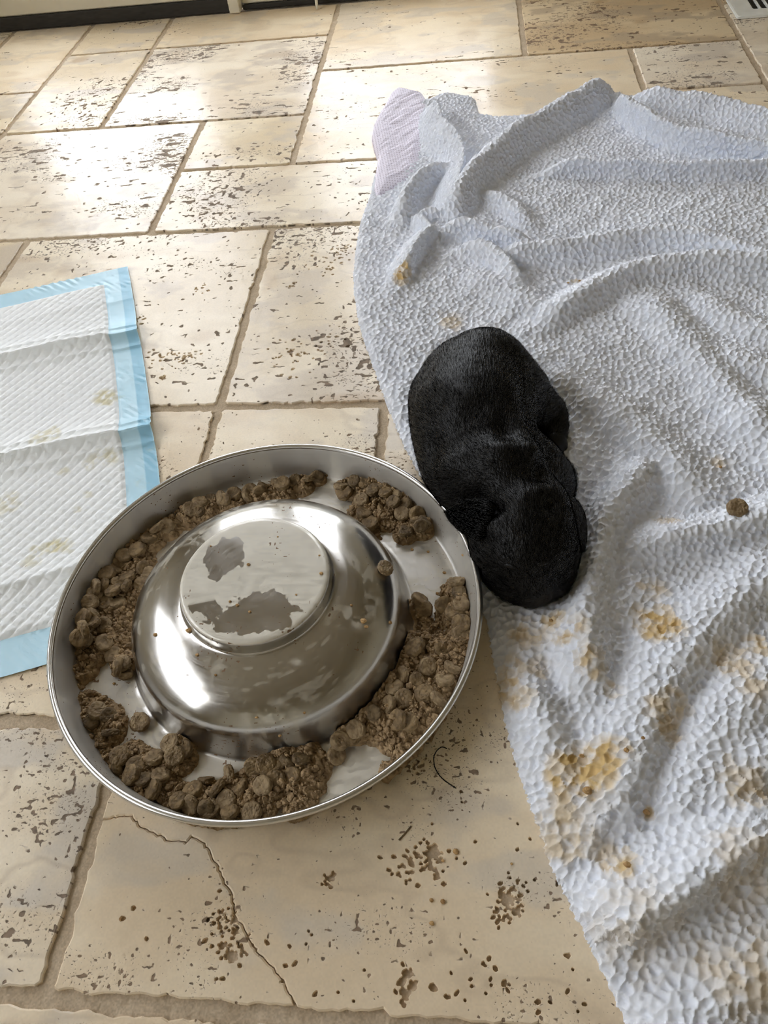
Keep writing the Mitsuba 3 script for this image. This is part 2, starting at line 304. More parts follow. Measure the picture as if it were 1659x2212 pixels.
def submesh(V, F, *attrs):
    used = np.unique(F); m = np.full(len(V), -1); m[used] = np.arange(len(used))
    return (V[used], m[F]), [a[used] for a in attrs]

def stains(P2, spots, seed, scale=170):
    """Blotches of dried food or urine at the given spots, with ragged outlines: weight per point."""
    w = np.zeros(len(P2))
    N = meshkit.fbm(np.c_[P2 * scale, np.zeros(len(P2))], 4, seed); N2 = meshkit.fbm(np.c_[P2 * scale * .35, np.ones(len(P2))], 3, seed + 4)
    for x, y, r, s in spots:
        d = np.hypot(P2[:, 0] - x, P2[:, 1] - y) / r
        near = d < 2.2
        e = np.clip((1.15 + 1.4 * (N2[near] - .5) - d[near]) / .5, 0, 1)
        w[near] = np.maximum(w[near], s * e * np.clip((N[near] - .30) / .25, 0, 1))
    return w

TR, ES, ET = np.array([-0.514, 0.963]), np.array([0.1612, -0.4340]), np.array([-0.1815, -0.0615])     # corner, right edge down to the bowl, top edge
Ls, Lt = 0.66, 0.52
es, et = ES / np.linalg.norm(ES), ET / np.linalg.norm(ET)
st = .0018
sv, tv = np.arange(0, Ls + st, st), np.arange(0, Lt + st, st)
Sg, Tg = np.meshgrid(sv, tv, indexing='ij')
Np = lambda f, a=0, o=3: meshkit.fbm(np.stack([Sg * f, Tg * f, np.full(Sg.shape, a * 1.7)], -1), o, a)
wob = .004 * (Np(9, 1) - .5)
h = .0022 + .0035 * np.clip(Np(7, 2) - .42, 0, 1) * 2
def crease(s0, s1, s2, h0, wid):
    line = np.interp(Tg, [0, .15, .5], [s0, s1, s2]) + .004 * (Np(14, 5) - .5)
    d = Sg - line
    return h0 * np.exp(-np.abs(d) / np.where(d < 0, wid * 1.6, wid * .45)) * (.75 + .5 * Np(10, 6))
h += crease(.183, .175, .165, .0135, .016) + crease(.379, .372, .36, .0135, .016) + crease(.56, .56, .56, .006, .014)
h += crease(.165, .158, .150, .003, .006) + crease(.205, .196, .185, .0028, .006) + crease(.398, .392, .38, .0028, .006) + crease(.362, .356, .345, .0028, .006)
h += crease(.09, .085, .08, .0015, .02)
bw_t, bw_s = .036, .036
inner = (Tg > bw_t) & (Sg > bw_s) & (Sg < Ls - .04)
din = np.minimum(np.minimum(Tg - bw_t, Sg - bw_s), Ls - .04 - Sg)
q1, q2 = (Sg * .76 + Tg * .65) / .0108, (Sg * .76 - Tg * .65) / .0108
quilt = np.minimum(np.abs(q1 - np.round(q1)), np.abs(q2 - np.round(q2)))
amp = np.clip(.35 + 1.4 * (Np(6, 8) - .35) + .5 * (Sg / Ls), .15, 1.25)
h += np.where(inner, .0019 * amp * np.clip(quilt / .25, 0, 1) ** .8 * np.clip(din / .006, 0, 1) + .0022 * np.clip(din / .006, 0, 1), 0)
wr = np.sin((Sg * np.cos(.9) + Tg * np.sin(.9)) * 700 + 14 * Np(18, 9)) * np.clip(Np(22, 10) - .45, 0, 1) * 4
h += np.where(inner, 0, .0006 * wr + .0016 * (Np(55, 11) - .5))
h = np.maximum(h, .0006)
sc = Sg + wob; tc = Tg + .003 * (Np(11, 12) - .5)
# the right edge bows and the far edge waves a little, as it lies
XY = TR + sc[..., None] * es + tc[..., None] * et + (.006 * np.sin(Sg / Ls * 3.1))[..., None] * (-et)
rb = np.hypot(XY[..., 0] + .188, XY[..., 1] - .352); h = .0005 + (h - .0005) * np.clip((rb - .185) / .02, 0, 1)
PV = np.c_[XY.reshape(-1, 2), h.reshape(-1)]
F = grid_faces(len(sv), len(tv)); F = F[:, ::-1]
spots_pad = [(-0.4552,0.6690,0.0040,0.0160,0.8000),(-0.4427,0.6719,0.0040,0.0100,0.5000),(-0.5022,0.5993,0.0040,0.0160,0.6000),(-0.5068,0.5879,0.0040,0.0120,0.5000),(-0.4192,0.5677,0.0040,0.0160,0.6000),(-0.4367,0.5607,0.0040,0.0100,0.4000),(-0.4659,0.5468,0.0040,0.0080,0.5000),(-0.4213,0.4354,0.0040,0.0100,0.6000),(-0.4368,0.4426,0.0040,0.0120,0.9000),(-0.4602,0.4353,0.0040,0.0080,0.6000),(-0.5176,0.4990,0.0040,0.0200,0.5000),(-0.4570,0.4204,0.0040,0.0120,0.5000),(-0.4509,0.4383,0.0040,0.0060,0.5000),(-0.4291,0.4885,0.0040,0.0060,0.4000),(-0.4261,0.5116,0.0040,0.0060,0.4000),(-0.3724,0.5815,0.0040,0.0080,0.4000),(-0.3695,0.5315,0.0040,0.0100,0.4000)]
spots_pad = [(a[0], a[1], a[3], a[4]) for a in spots_pad]
wS = stains(PV[:, :2], spots_pad, 31, 190)
crumb_w = np.clip((meshkit.noise(np.c_[PV[:, :2] * 240, np.zeros(len(PV))], 77) - .93) / .05, 0, 1) * np.clip(wS * 2, 0, 1)
white = np.array([.82, .85, .86]) * np.ones((len(PV), 3))
def lerp(a, b, t): return a * (1 - t[:, None]) + np.asarray(b) * t[:, None]
colw = lerp(lerp(white, [.56, .50, .26], wS * .85), [.30, .19, .07], crumb_w * .8)
fold_band = np.clip(1 - np.abs(Tg.reshape(-1) - .0075) / .0075, 0, 1) > 0
blue = np.where(fold_band[:, None], [.27, .52, .68], [.46, .68, .80]) * (.93 + .14 * Np(30, 13).reshape(-1, 1))
colb = lerp(blue, [.45, .48, .33], wS * .5)
fin = inner.reshape(-1)[F].all(1)
(mA, aA) = submesh(PV, F[fin], colw); (mB, aB) = submesh(PV, F[~fin], colb)
scene['puppy_pad__quilted_core'] = mikit.ply(mA, 'pad_white', smooth=True, color=aA[0])
scene['puppy_pad__border'] = mikit.ply(mB, 'pad_blue', smooth=True, color=aB[0])
tag('puppy_pad', 'white quilted training pad with light blue border and yellow stains behind the bowl', 'puppy pad')
tag('puppy_pad__border', 'light blue film border')

# ---------------------------------------------------------------- steel puppy saucer
BX, BY = -0.188, 0.352
def brushed_film(p):
    dx, dy = p.x - BX, p.y - BY
    r = dr.sqrt(dx * dx + dy * dy); a = dr.atan2(dy, dx)
    return dx, dy, r, a
def film(p, n, uv):
    dx, dy, r, a = brushed_film(p)
    big = fbm(p.x * 34, p.y * 34, 4, 4); fine_ = fbm(p.x * 160, p.y * 160, 8, 3)
    streak = noise(r * 900 + 6 * big, a * 9, 2)
    # dried milky film on the top disc, with two ragged windows of clean steel
    e1 = dr.sqrt(((dx + .034) / .020) ** 2 + ((dy - .018) / .026) ** 2) + 1.3 * (big - .5) + .5 * (fine_ - .5)
    e2 = dr.sqrt(((dx - .006) / .044) ** 2 + ((dy + .036) / .020) ** 2) + 1.5 * (big - .5) + .6 * (fine_ - .5)
    top = smoothstep(.95, 1.0, e1) * smoothstep(.95, 1.0, e2) * (0.62 + .38 * noise(p.x * 90 + 8 * big, p.y * 420, 5))
    band = smoothstep(-.058, -.055, dx) * smoothstep(-.010, -.012, dx) * smoothstep(.010, .008, abs(dy + .008 - .25 * dx)) * (.55 + .4 * noise(dy * 1500 - dx * 380, dx * 20, 3))
    top = dr.maximum(top, band)
    # thin splashes on the hump, streaks wiped by a tongue on the floor of the ring
    hump = smoothstep(.52, .75, big) * .45 * smoothstep(.40, .62, fine_) + smoothstep(.62, .70, fbm(a * 6, r * 190, 5, 3)) * .25
    ring = .30 + .55 * smoothstep(.30, .6, noise(p.x * 70 + 5 * big, p.y * 300 + 9 * big, 6)) * smoothstep(.25, .6, big) + .18 * streak
    w = dr.select((r < .0655) & (p.z > .0785), top, dr.select(r < .1335, hump, dr.select(r < .1805, ring, .14 + .14 * streak + .3 * smoothstep(.58, .70, big))))
    return dr.clip(w, 0, .92)
def steel_rough(p, n, uv):
    dx, dy, r, a = brushed_film(p)
    return dr.select(r < .124, .11, .24) + .07 * noise(r * 2600, a * 3, 1) + .09 * fbm(p.x * 60, p.y * 60, 2, 3) + dr.select(r > .1805, .16, 0.)
def specks(p, n, uv):
    big = fbm(p.x * 40, p.y * 40, 9, 3)
    return smoothstep(.90, .94, noise(p.x * 480, p.y * 480, p.z * 480) * .72 + .42 * big) * .95
scene['steel'] = {'type': 'blendbsdf', 'weight': mikit.proc(specks),
                  'a': {'type': 'blendbsdf', 'weight': mikit.proc(film),
                        'a': {'type': 'principled', 'base_color': rgb(.53, .515, .49), 'metallic': 1.0, 'roughness': mikit.proc(steel_rough)},
                        'b': principled(mikit.proc(lambda p, n, uv: mix((.58, .55, .47), (.70, .67, .59), fbm(p.x * 60, p.y * 60, 5, 3))), .45)},
                  'b': principled((.17, .10, .05), .6)}
scene['steel'] = two(scene['steel'])
prof_top = [(0, .0829), (.030, .0831), (.0605, .0830), (.0628, .0827), (.0646, .0819), (.0656, .0806), (.0661, .0790), (.0667, .0740), (.0673, .0700), (.0681, .0685), (.0697, .0675), (.0730, .0666), (.080, .0652), (.090, .0625),
            (.100, .0582), (.109, .0530), (.1155, .0478), (.1195, .0435), (.1222, .0392), (.1240, .0345), (.1258, .0260), (.1280, .0165), (.1300, .0095), (.1318, .0062), (.1342, .0045), (.138, .0040), (.160, .0040), (.1765, .0040),
            (.1800, .0046), (.1822, .0062), (.1838, .0095), (.1862, .0200), (.1893, .0330), (.1908, .0385), (.1918, .0412)]
bead = [(.1940 + .0024 * math.cos(t), .0420 + .0024 * math.sin(t)) for t in np.linspace(math.pi * .95, -math.pi * .55, 12)]
under = [(.1912, .0360), (.1880, .0230), (.1848, .0080), (.1835, .0030), (.1800, .0012), (.1700, .0008), (.139, .0008), (.1325, .0030), (.1290, .0060), (.1245, .0250), (.1225, .0345), (.1180, .0425), (.1080, .0515), (.0900, .0608), (.0730, .0648), (.0680, .0660), (.0655, .0760), (.0620, .0810), (.030, .0815), (0, .0815)]
profile = np.array(prof_top + bead + under)
def lathe(pr, n=220):
    th = np.arange(n) * 2 * np.pi / n; k = len(pr)
    V = np.stack([pr[:, :1] * np.cos(th), pr[:, :1] * np.sin(th), np.repeat(pr[:, 1:], n, 1)], -1).reshape(-1, 3)
    i, j = np.meshgrid(np.arange(k - 1), np.arange(n), indexing='ij')
    a, b, c, d = i * n + j, i * n + (j + 1) % n, (i + 1) * n + (j + 1) % n, (i + 1) * n + j
    F = np.vstack([np.stack([a, c, b], -1).reshape(-1, 3), np.stack([a, d, c], -1).reshape(-1, 3)])
    m = trimesh.Trimesh(V, F, process=True); m.update_faces(m.nondegenerate_faces()); m.fix_normals(); return m
def dense(pr, k=4):
    t = np.r_[0, np.cumsum(np.hypot(*np.diff(pr, axis=0).T))]; tt = np.unique(np.concatenate([np.linspace(t[i], t[i + 1], k + 1) for i in range(len(t) - 1)]))
    return np.c_[PchipInterpolator(t, pr[:, 0])(tt), PchipInterpolator(t, pr[:, 1])(tt)]
top_pr = dense(np.array(prof_top))
scene['puppy_saucer__body'] = mikit.ply(lathe(np.vstack([top_pr[:, :], np.array(under)])).apply_translation([BX, BY, 0]), 'steel', smooth=35)
th = np.linspace(0, 2 * np.pi, 20, endpoint=False)
rimp = np.c_[.1940 + .0027 * np.cos(th), .0420 + .0027 * np.sin(th)]
rimp = np.vstack([rimp, rimp[:1]])
scene['rim_steel'] = two({'type': 'principled', 'base_color': rgb(.66, .65, .63), 'metallic': 1.0, 'roughness': .24})
scene['puppy_saucer__rim'] = mikit.ply(lathe(rimp).apply_translation([BX, BY, 0]), 'rim_steel', smooth=60)
tag('puppy_saucer', 'round stainless steel puppy feeding saucer with raised centre hump, smeared with food', 'feeding bowl')
tag('puppy_saucer__rim', 'rolled shiny rim')

# ---------------------------------------------------------------- food in the saucer
def food_mat(c1, c2, rough, seed):
    return {'type': 'bumpmap', 'arbitrary': mikit.proc(lambda p, n, uv: fbm(p.x * 700, p.y * 700, p.z * 700 + seed, 3), eps=2.5e-4), 'scale': .0022,
            'bsdf': principled(mikit.proc(lambda p, n, uv: mix(c1, c2, smoothstep(.3, .7, fbm(p.x * 220, p.y * 220, p.z * 220 + seed, 3)))), rough, specular=.35)}
scene['mash'] = food_mat((.19, .122, .058), (.36, .25, .135), .5, 3)
scene['crumb_tan'] = food_mat((.34, .20, .08), (.50, .32, .14), .6, 5)
scene['kibble_a'] = food_mat((.13, .085, .040), (.24, .165, .08), .55, 11)
scene['kibble_b'] = food_mat((.17, .115, .058), (.29, .21, .115), .5, 23)
scene['kibble_c'] = food_mat((.10, .066, .032), (.18, .125, .062), .6, 37)

REG = {
 'A': [(-0.1671,0.5314,0.0150,0.0100,0.0100),(-0.1835,0.5209,0.0120,0.0140,0.0120),(-0.2048,0.5107,0.0120,0.0170,0.0140),(-0.2236,0.5018,0.0120,0.0180,0.0140),(-0.2428,0.4955,0.0120,0.0180,0.0140),(-0.2619,0.4893,0.0120,0.0180,0.0150),(-0.2812,0.4844,0.0120,0.0180,0.0160),(-0.2979,0.4794,0.0120,0.0170,0.0150),(-0.2250,0.4876,0.0060,0.0120,0.0060),(-0.2631,0.4753,0.0060,0.0140,0.0060),(-0.3191,0.4627,0.0120,0.0150,0.0130),(-0.3327,0.4476,0.0120,0.0150,0.0130),(-0.3421,0.4327,0.0120,0.0170,0.0130),(-0.3595,0.4193,0.0120,0.0130,0.0120)],
 'B': [(-0.1353,0.5169,0.0100,0.0110,0.0120),(-0.1177,0.5182,0.0120,0.0170,0.0150),(-0.0997,0.5130,0.0140,0.0190,0.0180),(-0.0817,0.5001,0.0140,0.0190,0.0190),(-0.1057,0.4926,0.0120,0.0200,0.0160),(-0.0854,0.4801,0.0120,0.0200,0.0150),(-0.0640,0.4845,0.0140,0.0190,0.0180),(-0.0514,0.4663,0.0140,0.0170,0.0160),(-0.0675,0.4561,0.0120,0.0130,0.0120),(-0.1065,0.4682,0.0080,0.0150,0.0100),(-0.1154,0.4866,0.0080,0.0140,0.0090),(-0.1007,0.4505,0.0040,0.0110,0.0040)],
 'C': [(-0.3361,0.4128,0.0100,0.0170,0.0130),(-0.3492,0.3967,0.0120,0.0180,0.0140),(-0.3241,0.3960,0.0100,0.0170,0.0120),(-0.3606,0.3802,0.0120,0.0180,0.0150),(-0.3353,0.3763,0.0100,0.0180,0.0120),(-0.3661,0.3631,0.0120,0.0180,0.0150),(-0.3452,0.3541,0.0100,0.0180,0.0120),(-0.3687,0.3424,0.0120,0.0180,0.0160),(-0.3481,0.3338,0.0100,0.0200,0.0140),(-0.3698,0.3249,0.0120,0.0160,0.0140),(-0.3540,0.3165,0.0100,0.0170,0.0130),(-0.3343,0.3288,0.0060,0.0170,0.0090),(-0.3208,0.3062,0.0080,0.0130,0.0120),(-0.3580,0.2983,0.0080,0.0140,0.0100),(-0.3619,0.2876,0.0060,0.0120,0.0070),(-0.3311,0.3490,0.0060,0.0150,0.0080)],
 'D': [(-0.3455,0.2654,0.0060,0.0140,0.0080),(-0.3304,0.2593,0.0060,0.0140,0.0080),(-0.3198,0.2531,0.0060,0.0140,0.0100),(-0.3393,0.2469,0.0060,0.0120,0.0100),(-0.3146,0.2392,0.0060,0.0150,0.0090),(-0.3082,0.2478,0.0040,0.0080,0.0050),(-0.3155,0.2260,0.0060,0.0120,0.0060),(-0.3019,0.2116,0.0080,0.0160,0.0100),(-0.2904,0.2187,0.0060,0.0160,0.0080),(-0.2742,0.2106,0.0080,0.0170,0.0110),(-0.2600,0.2072,0.0080,0.0160,0.0100),(-0.2474,0.2287,0.0100,0.0130,0.0140),(-0.2445,0.2176,0.0080,0.0140,0.0100),(-0.3003,0.2000,0.0080,0.0140,0.0120),(-0.2846,0.1948,0.0080,0.0150,0.0100),(-0.2680,0.1910,0.0100,0.0160,0.0140),(-0.2540,0.1922,0.0080,0.0160,0.0100),(-0.2909,0.2496,0.0040,0.0090,0.0060)],
 'E': [(-0.2357,0.1848,0.0100,0.0150,0.0110),(-0.2225,0.1864,0.0100,0.0140,0.0110),(-0.2100,0.1890,0.0080,0.0130,0.0100),(-0.1956,0.1944,0.0080,0.0130,0.0100),(-0.1813,0.2006,0.0080,0.0140,0.0100),(-0.1701,0.2143,0.0080,0.0120,0.0120),(-0.1602,0.2307,0.0120,0.0130,0.0180),(-0.1441,0.2261,0.0100,0.0180,0.0140),(-0.1328,0.2149,0.0100,0.0170,0.0130),(-0.1468,0.2049,0.0100,0.0170,0.0130),(-0.1612,0.1988,0.0100,0.0170,0.0120),(-0.1393,0.1923,0.0100,0.0160,0.0110),(-0.1723,0.1855,0.0100,0.0170,0.0120),(-0.1893,0.1818,0.0080,0.0160,0.0100),(-0.2072,0.1787,0.0100,0.0160,0.0100),(-0.2224,0.1780,0.0100,0.0120,0.0100),(-0.1277,0.1996,0.0060,0.0100,0.0070),(-0.1405,0.1826,0.0060,0.0120,0.0060)],
 'F': [(-0.1094,0.2521,0.0080,0.0140,0.0120),(-0.0978,0.2472,0.0080,0.0120,0.0100),(-0.0500,0.3668,0.0080,0.0120,0.0100),(-0.0589,0.3702,0.0080,0.0080,0.0100),(-0.0439,0.3498,0.0060,0.0120,0.0070),(-0.0158,0.3876,0.0120,0.0140,0.0120),(-0.0092,0.3699,0.0120,0.0150,0.0140),(-0.0198,0.3610,0.0100,0.0150,0.0120),(-0.0028,0.3515,0.0140,0.0130,0.0160),(-0.0090,0.3373,0.0120,0.0150,0.0140),(-0.0302,0.3415,0.0040,0.0080,0.0040),(-0.0595,0.3268,0.0100,0.0180,0.0140),(-0.0441,0.3247,0.0100,0.0180,0.0140),(-0.0274,0.3217,0.0120,0.0180,0.0150),(-0.0110,0.3186,0.0140,0.0160,0.0160),(-0.0659,0.3060,0.0100,0.0200,0.0150),(-0.0494,0.3041,0.0100,0.0200,0.0160),(-0.0330,0.3013,0.0120,0.0200,0.0160),(-0.0176,0.2971,0.0140,0.0180,0.0180),(-0.0768,0.2859,0.0100,0.0200,0.0160),(-0.0604,0.2820,0.0100,0.0200,0.0170),(-0.0442,0.2793,0.0120,0.0200,0.0170),(-0.0283,0.2767,0.0140,0.0180,0.0180),(-0.0872,0.2643,0.0100,0.0180,0.0140),(-0.0711,0.2606,0.0100,0.0200,0.0160),(-0.0551,0.2582,0.0120,0.0200,0.0160),(-0.0394,0.2577,0.0140,0.0160,0.0160),(-0.0822,0.2489,0.0080,0.0140,0.0090),(-0.0662,0.2433,0.0080,0.0160,0.0100),(-0.0543,0.2389,0.0100,0.0130,0.0100)],
 'G': [(-0.0443,0.2357,0.0140,0.0110,0.0120),(-0.0570,0.2237,0.0140,0.0100,0.0120),(-0.0679,0.2146,0.0120,0.0090,0.0100),(0.0035,0.3638,0.0260,0.0100,0.0120)],
}
def make_lump(seed):
    m = trimesh.creation.icosphere(2); v = m.vertices
    d = 1 + .75 * (meshkit.fbm(v * 1.3 + seed * 5, 3, seed) - .5) + .55 * (meshkit.noise(v * 3.4 + seed, seed + 2) - .5)
    return v * d[:, None] * [1, .85, .7], np.array(m.faces)
LUMPS = [make_lump(i) for i in range(10)]
mr, ma = np.arange(.1300, .1900, .00050), np.arange(0, 2 * np.pi, .0032)
RR, AA = np.meshgrid(mr, ma, indexing='ij')
MX, MY = BX + RR * np.cos(AA), BY + RR * np.sin(AA)
pr_in = np.array(prof_top); floor_z = PchipInterpolator(pr_in[:, 0], pr_in[:, 1])
def bed(x, y, blobs):
    h = 0
    for bx, by, r, hh in blobs:
        d2 = ((x - bx) ** 2 + (y - by) ** 2) / (r * r)
        h = h + (hh * np.clip(1.25 - d2, 0, 1) ** .8) ** 4
    return h ** .25
ALLB = [(b[0], b[1], b[3], b[4]) for v in REG.values() for b in v]
def bed_at(x, y): return float(bed(np.array([x]), np.array([y]), ALLB)[0])
NZ = lambda f, s, o=4: meshkit.fbm(np.stack([MX * f, MY * f, np.full(MX.shape, s * 1.3)], -1), o, s)
lump_sites = np.random.default_rng(5).uniform([BX - .2, BY - .2], [BX + .2, BY + .2], (9500, 2))
kt = cKDTree(lump_sites); dl, il = kt.query(np.stack([MX, MY], -1).reshape(-1, 2) + .0016 * np.stack([NZ(300, 51) - .5, NZ(300, 52) - .5], -1).reshape(-1, 2) * 2)
lump_h = np.random.default_rng(6).uniform(.2, 1.0, len(lump_sites))[il].reshape(MX.shape)
lump = lump_h * np.sqrt(np.clip(1 - (dl.reshape(MX.shape) / .0036) ** 2, 0, 1))
ls2 = np.random.default_rng(8).uniform([BX - .2, BY - .2], [BX + .2, BY + .2], (38000, 2)); d2_, _ = cKDTree(ls2).query(np.stack([MX, MY], -1).reshape(-1, 2)); lump2 = np.sqrt(np.clip(1 - (d2_.reshape(MX.shape) / .0017) ** 2, 0, 1))
ragged = NZ(95, 41); mid = NZ(190, 42); finen = NZ(600, 43, 3)
Fm = grid_faces(len(mr), len(ma))[:, ::-1]
NAMES = {'A': 'along the back wall of the steel saucer', 'B': 'heaped at the back right of the saucer beside the puppy', 'C': 'heaped at the left of the saucer nearest the pad', 'D': 'spread thin at the lower left of the saucer', 'E': 'along the front wall of the saucer', 'F': 'in the big crumbly heap at the right of the saucer', 'G': 'smeared along the lower right wall of the saucer'}
for g, bl in REG.items():
    B = bed(MX, MY, [(b[0], b[1], b[3], b[4]) for b in bl])
    H = B * (.36 + .6 * ragged + .4 * mid) + (.0034 * lump + .0006 * lump2 + .0034 * (mid - .5)) * np.clip(B / .005, 0, 1) + .0014 * (finen - .5) - .0030
    keep = H > .0004
    fm = keep.reshape(-1)[Fm].any(1)
    Z = .0040 + np.where(keep, H, -.0006)
    keep = keep & (Z > floor_z(RR) - .0025)
    V = np.stack([MX, MY, Z], -1).reshape(-1, 3)
    m_, _ = submesh(V, Fm[fm])
    cand_ = np.argwhere((H > .0012) & (RR > .134) & (RR < .184)); crng = np.random.default_rng(ord(g))
    pick = cand_[crng.choice(len(cand_), int(len(cand_) * RR.mean() * .0005 * .0032 / 1.15e-5), p=(lambda w: w / w.sum())(RR[cand_[:, 0], cand_[:, 1]]))]
    LV, LF, nb = [m_[0]], [m_[1]], len(m_[0])
    for i_, j_ in pick:
        r_ = crng.choice([.0011, .0016, .0022, .0030], p=[.34, .34, .22, .10]) * crng.uniform(.8, 1.2)
        bv, bf = LUMPS[crng.integers(len(LUMPS))]
        a1, b1 = crng.uniform(0, 6.28), crng.uniform(0, 6.28); c1_, s1_, c2_, s2_ = math.cos(a1), math.sin(a1), math.cos(b1), math.sin(b1)
        M_ = np.array([[c1_, -s1_, 0], [s1_, c1_, 0], [0, 0, 1]]) @ np.array([[1, 0, 0], [0, c2_, -s2_], [0, s2_, c2_]])
        LV.append(bv @ M_.T * r_ + [MX[i_, j_], MY[i_, j_], max(Z[i_, j_], floor_z(RR[i_, j_])) + r_ * .25]); LF.append(bf + nb); nb += len(bv)
    m_ = (np.vstack(LV), np.vstack(LF))
    k = nkey('wet_kibble_mash')
    scene[k] = mikit.ply(m_, 'mash', smooth=True)
    tag(k, f'brown soaked kibble mash {NAMES[g]}', 'dog food', kind='stuff')

def make_kibble(seed, rad, thick):
    m = trimesh.creation.icosphere(3)
    v = m.vertices.copy(); rr_ = np.hypot(v[:, 0], v[:, 1])
    ring_ = np.maximum(rr_, 1e-6)
    e = (rr_ ** 4.5 + np.abs(v[:, 2]) ** 4.5) ** (-1 / 4.5)
    v = v * e[:, None]
    v *= [rad, rad * (0.9 + .16 * ((seed * 37) % 10) / 10), thick / 2]
    n = v / np.linalg.norm(v, axis=1, keepdims=True)
    d = .0013 * (meshkit.fbm(v * 330, 3, seed) - .5) + .0011 * (meshkit.noise(v * 900, seed + 3) - .5)
    v = v + n * d[:, None]
    v[:, 2] -= .0008 * np.exp(-(np.hypot(v[:, 0], v[:, 1]) / (rad * .42)) ** 2) * np.sign(v[:, 2])
    return trimesh.Trimesh(v, m.faces, process=False)
KB = [mikit.ply(make_kibble(i, .0074 + .0007 * ((i * 7) % 3), .0062 + .0006 * (i % 3)), b, smooth=True) for i, b in enumerate(['kibble_a', 'kibble_b', 'kibble_a', 'kibble_c', 'kibble_b', 'kibble_a'])]
def rot_to(n):
    n = np.asarray(n, float) / np.linalg.norm(n); a = np.cross([0, 0, 1.0], n); s = np.linalg.norm(a)
    return (T() if s < 1e-6 else T().rotate((a / s).tolist(), math.degrees(math.atan2(s, n[2]))))
kr = random.Random(11)
def kibble(x, y, z, tilt, az, label, group=None, scale=1.0, variant=None):
    k = nkey('kibble')
    n = [math.sin(tilt) * math.cos(az), math.sin(tilt) * math.sin(az), math.cos(tilt)]
    d = KB[variant if variant is not None else kr.randrange(6)]
    scene[k] = {**d, 'to_world': T().translate([x, y, z]) @ rot_to(n).rotate([0, 0, 1], kr.uniform(0, 360)).scale([scale] * 3)}
    tag(k, label, 'kibble', group)
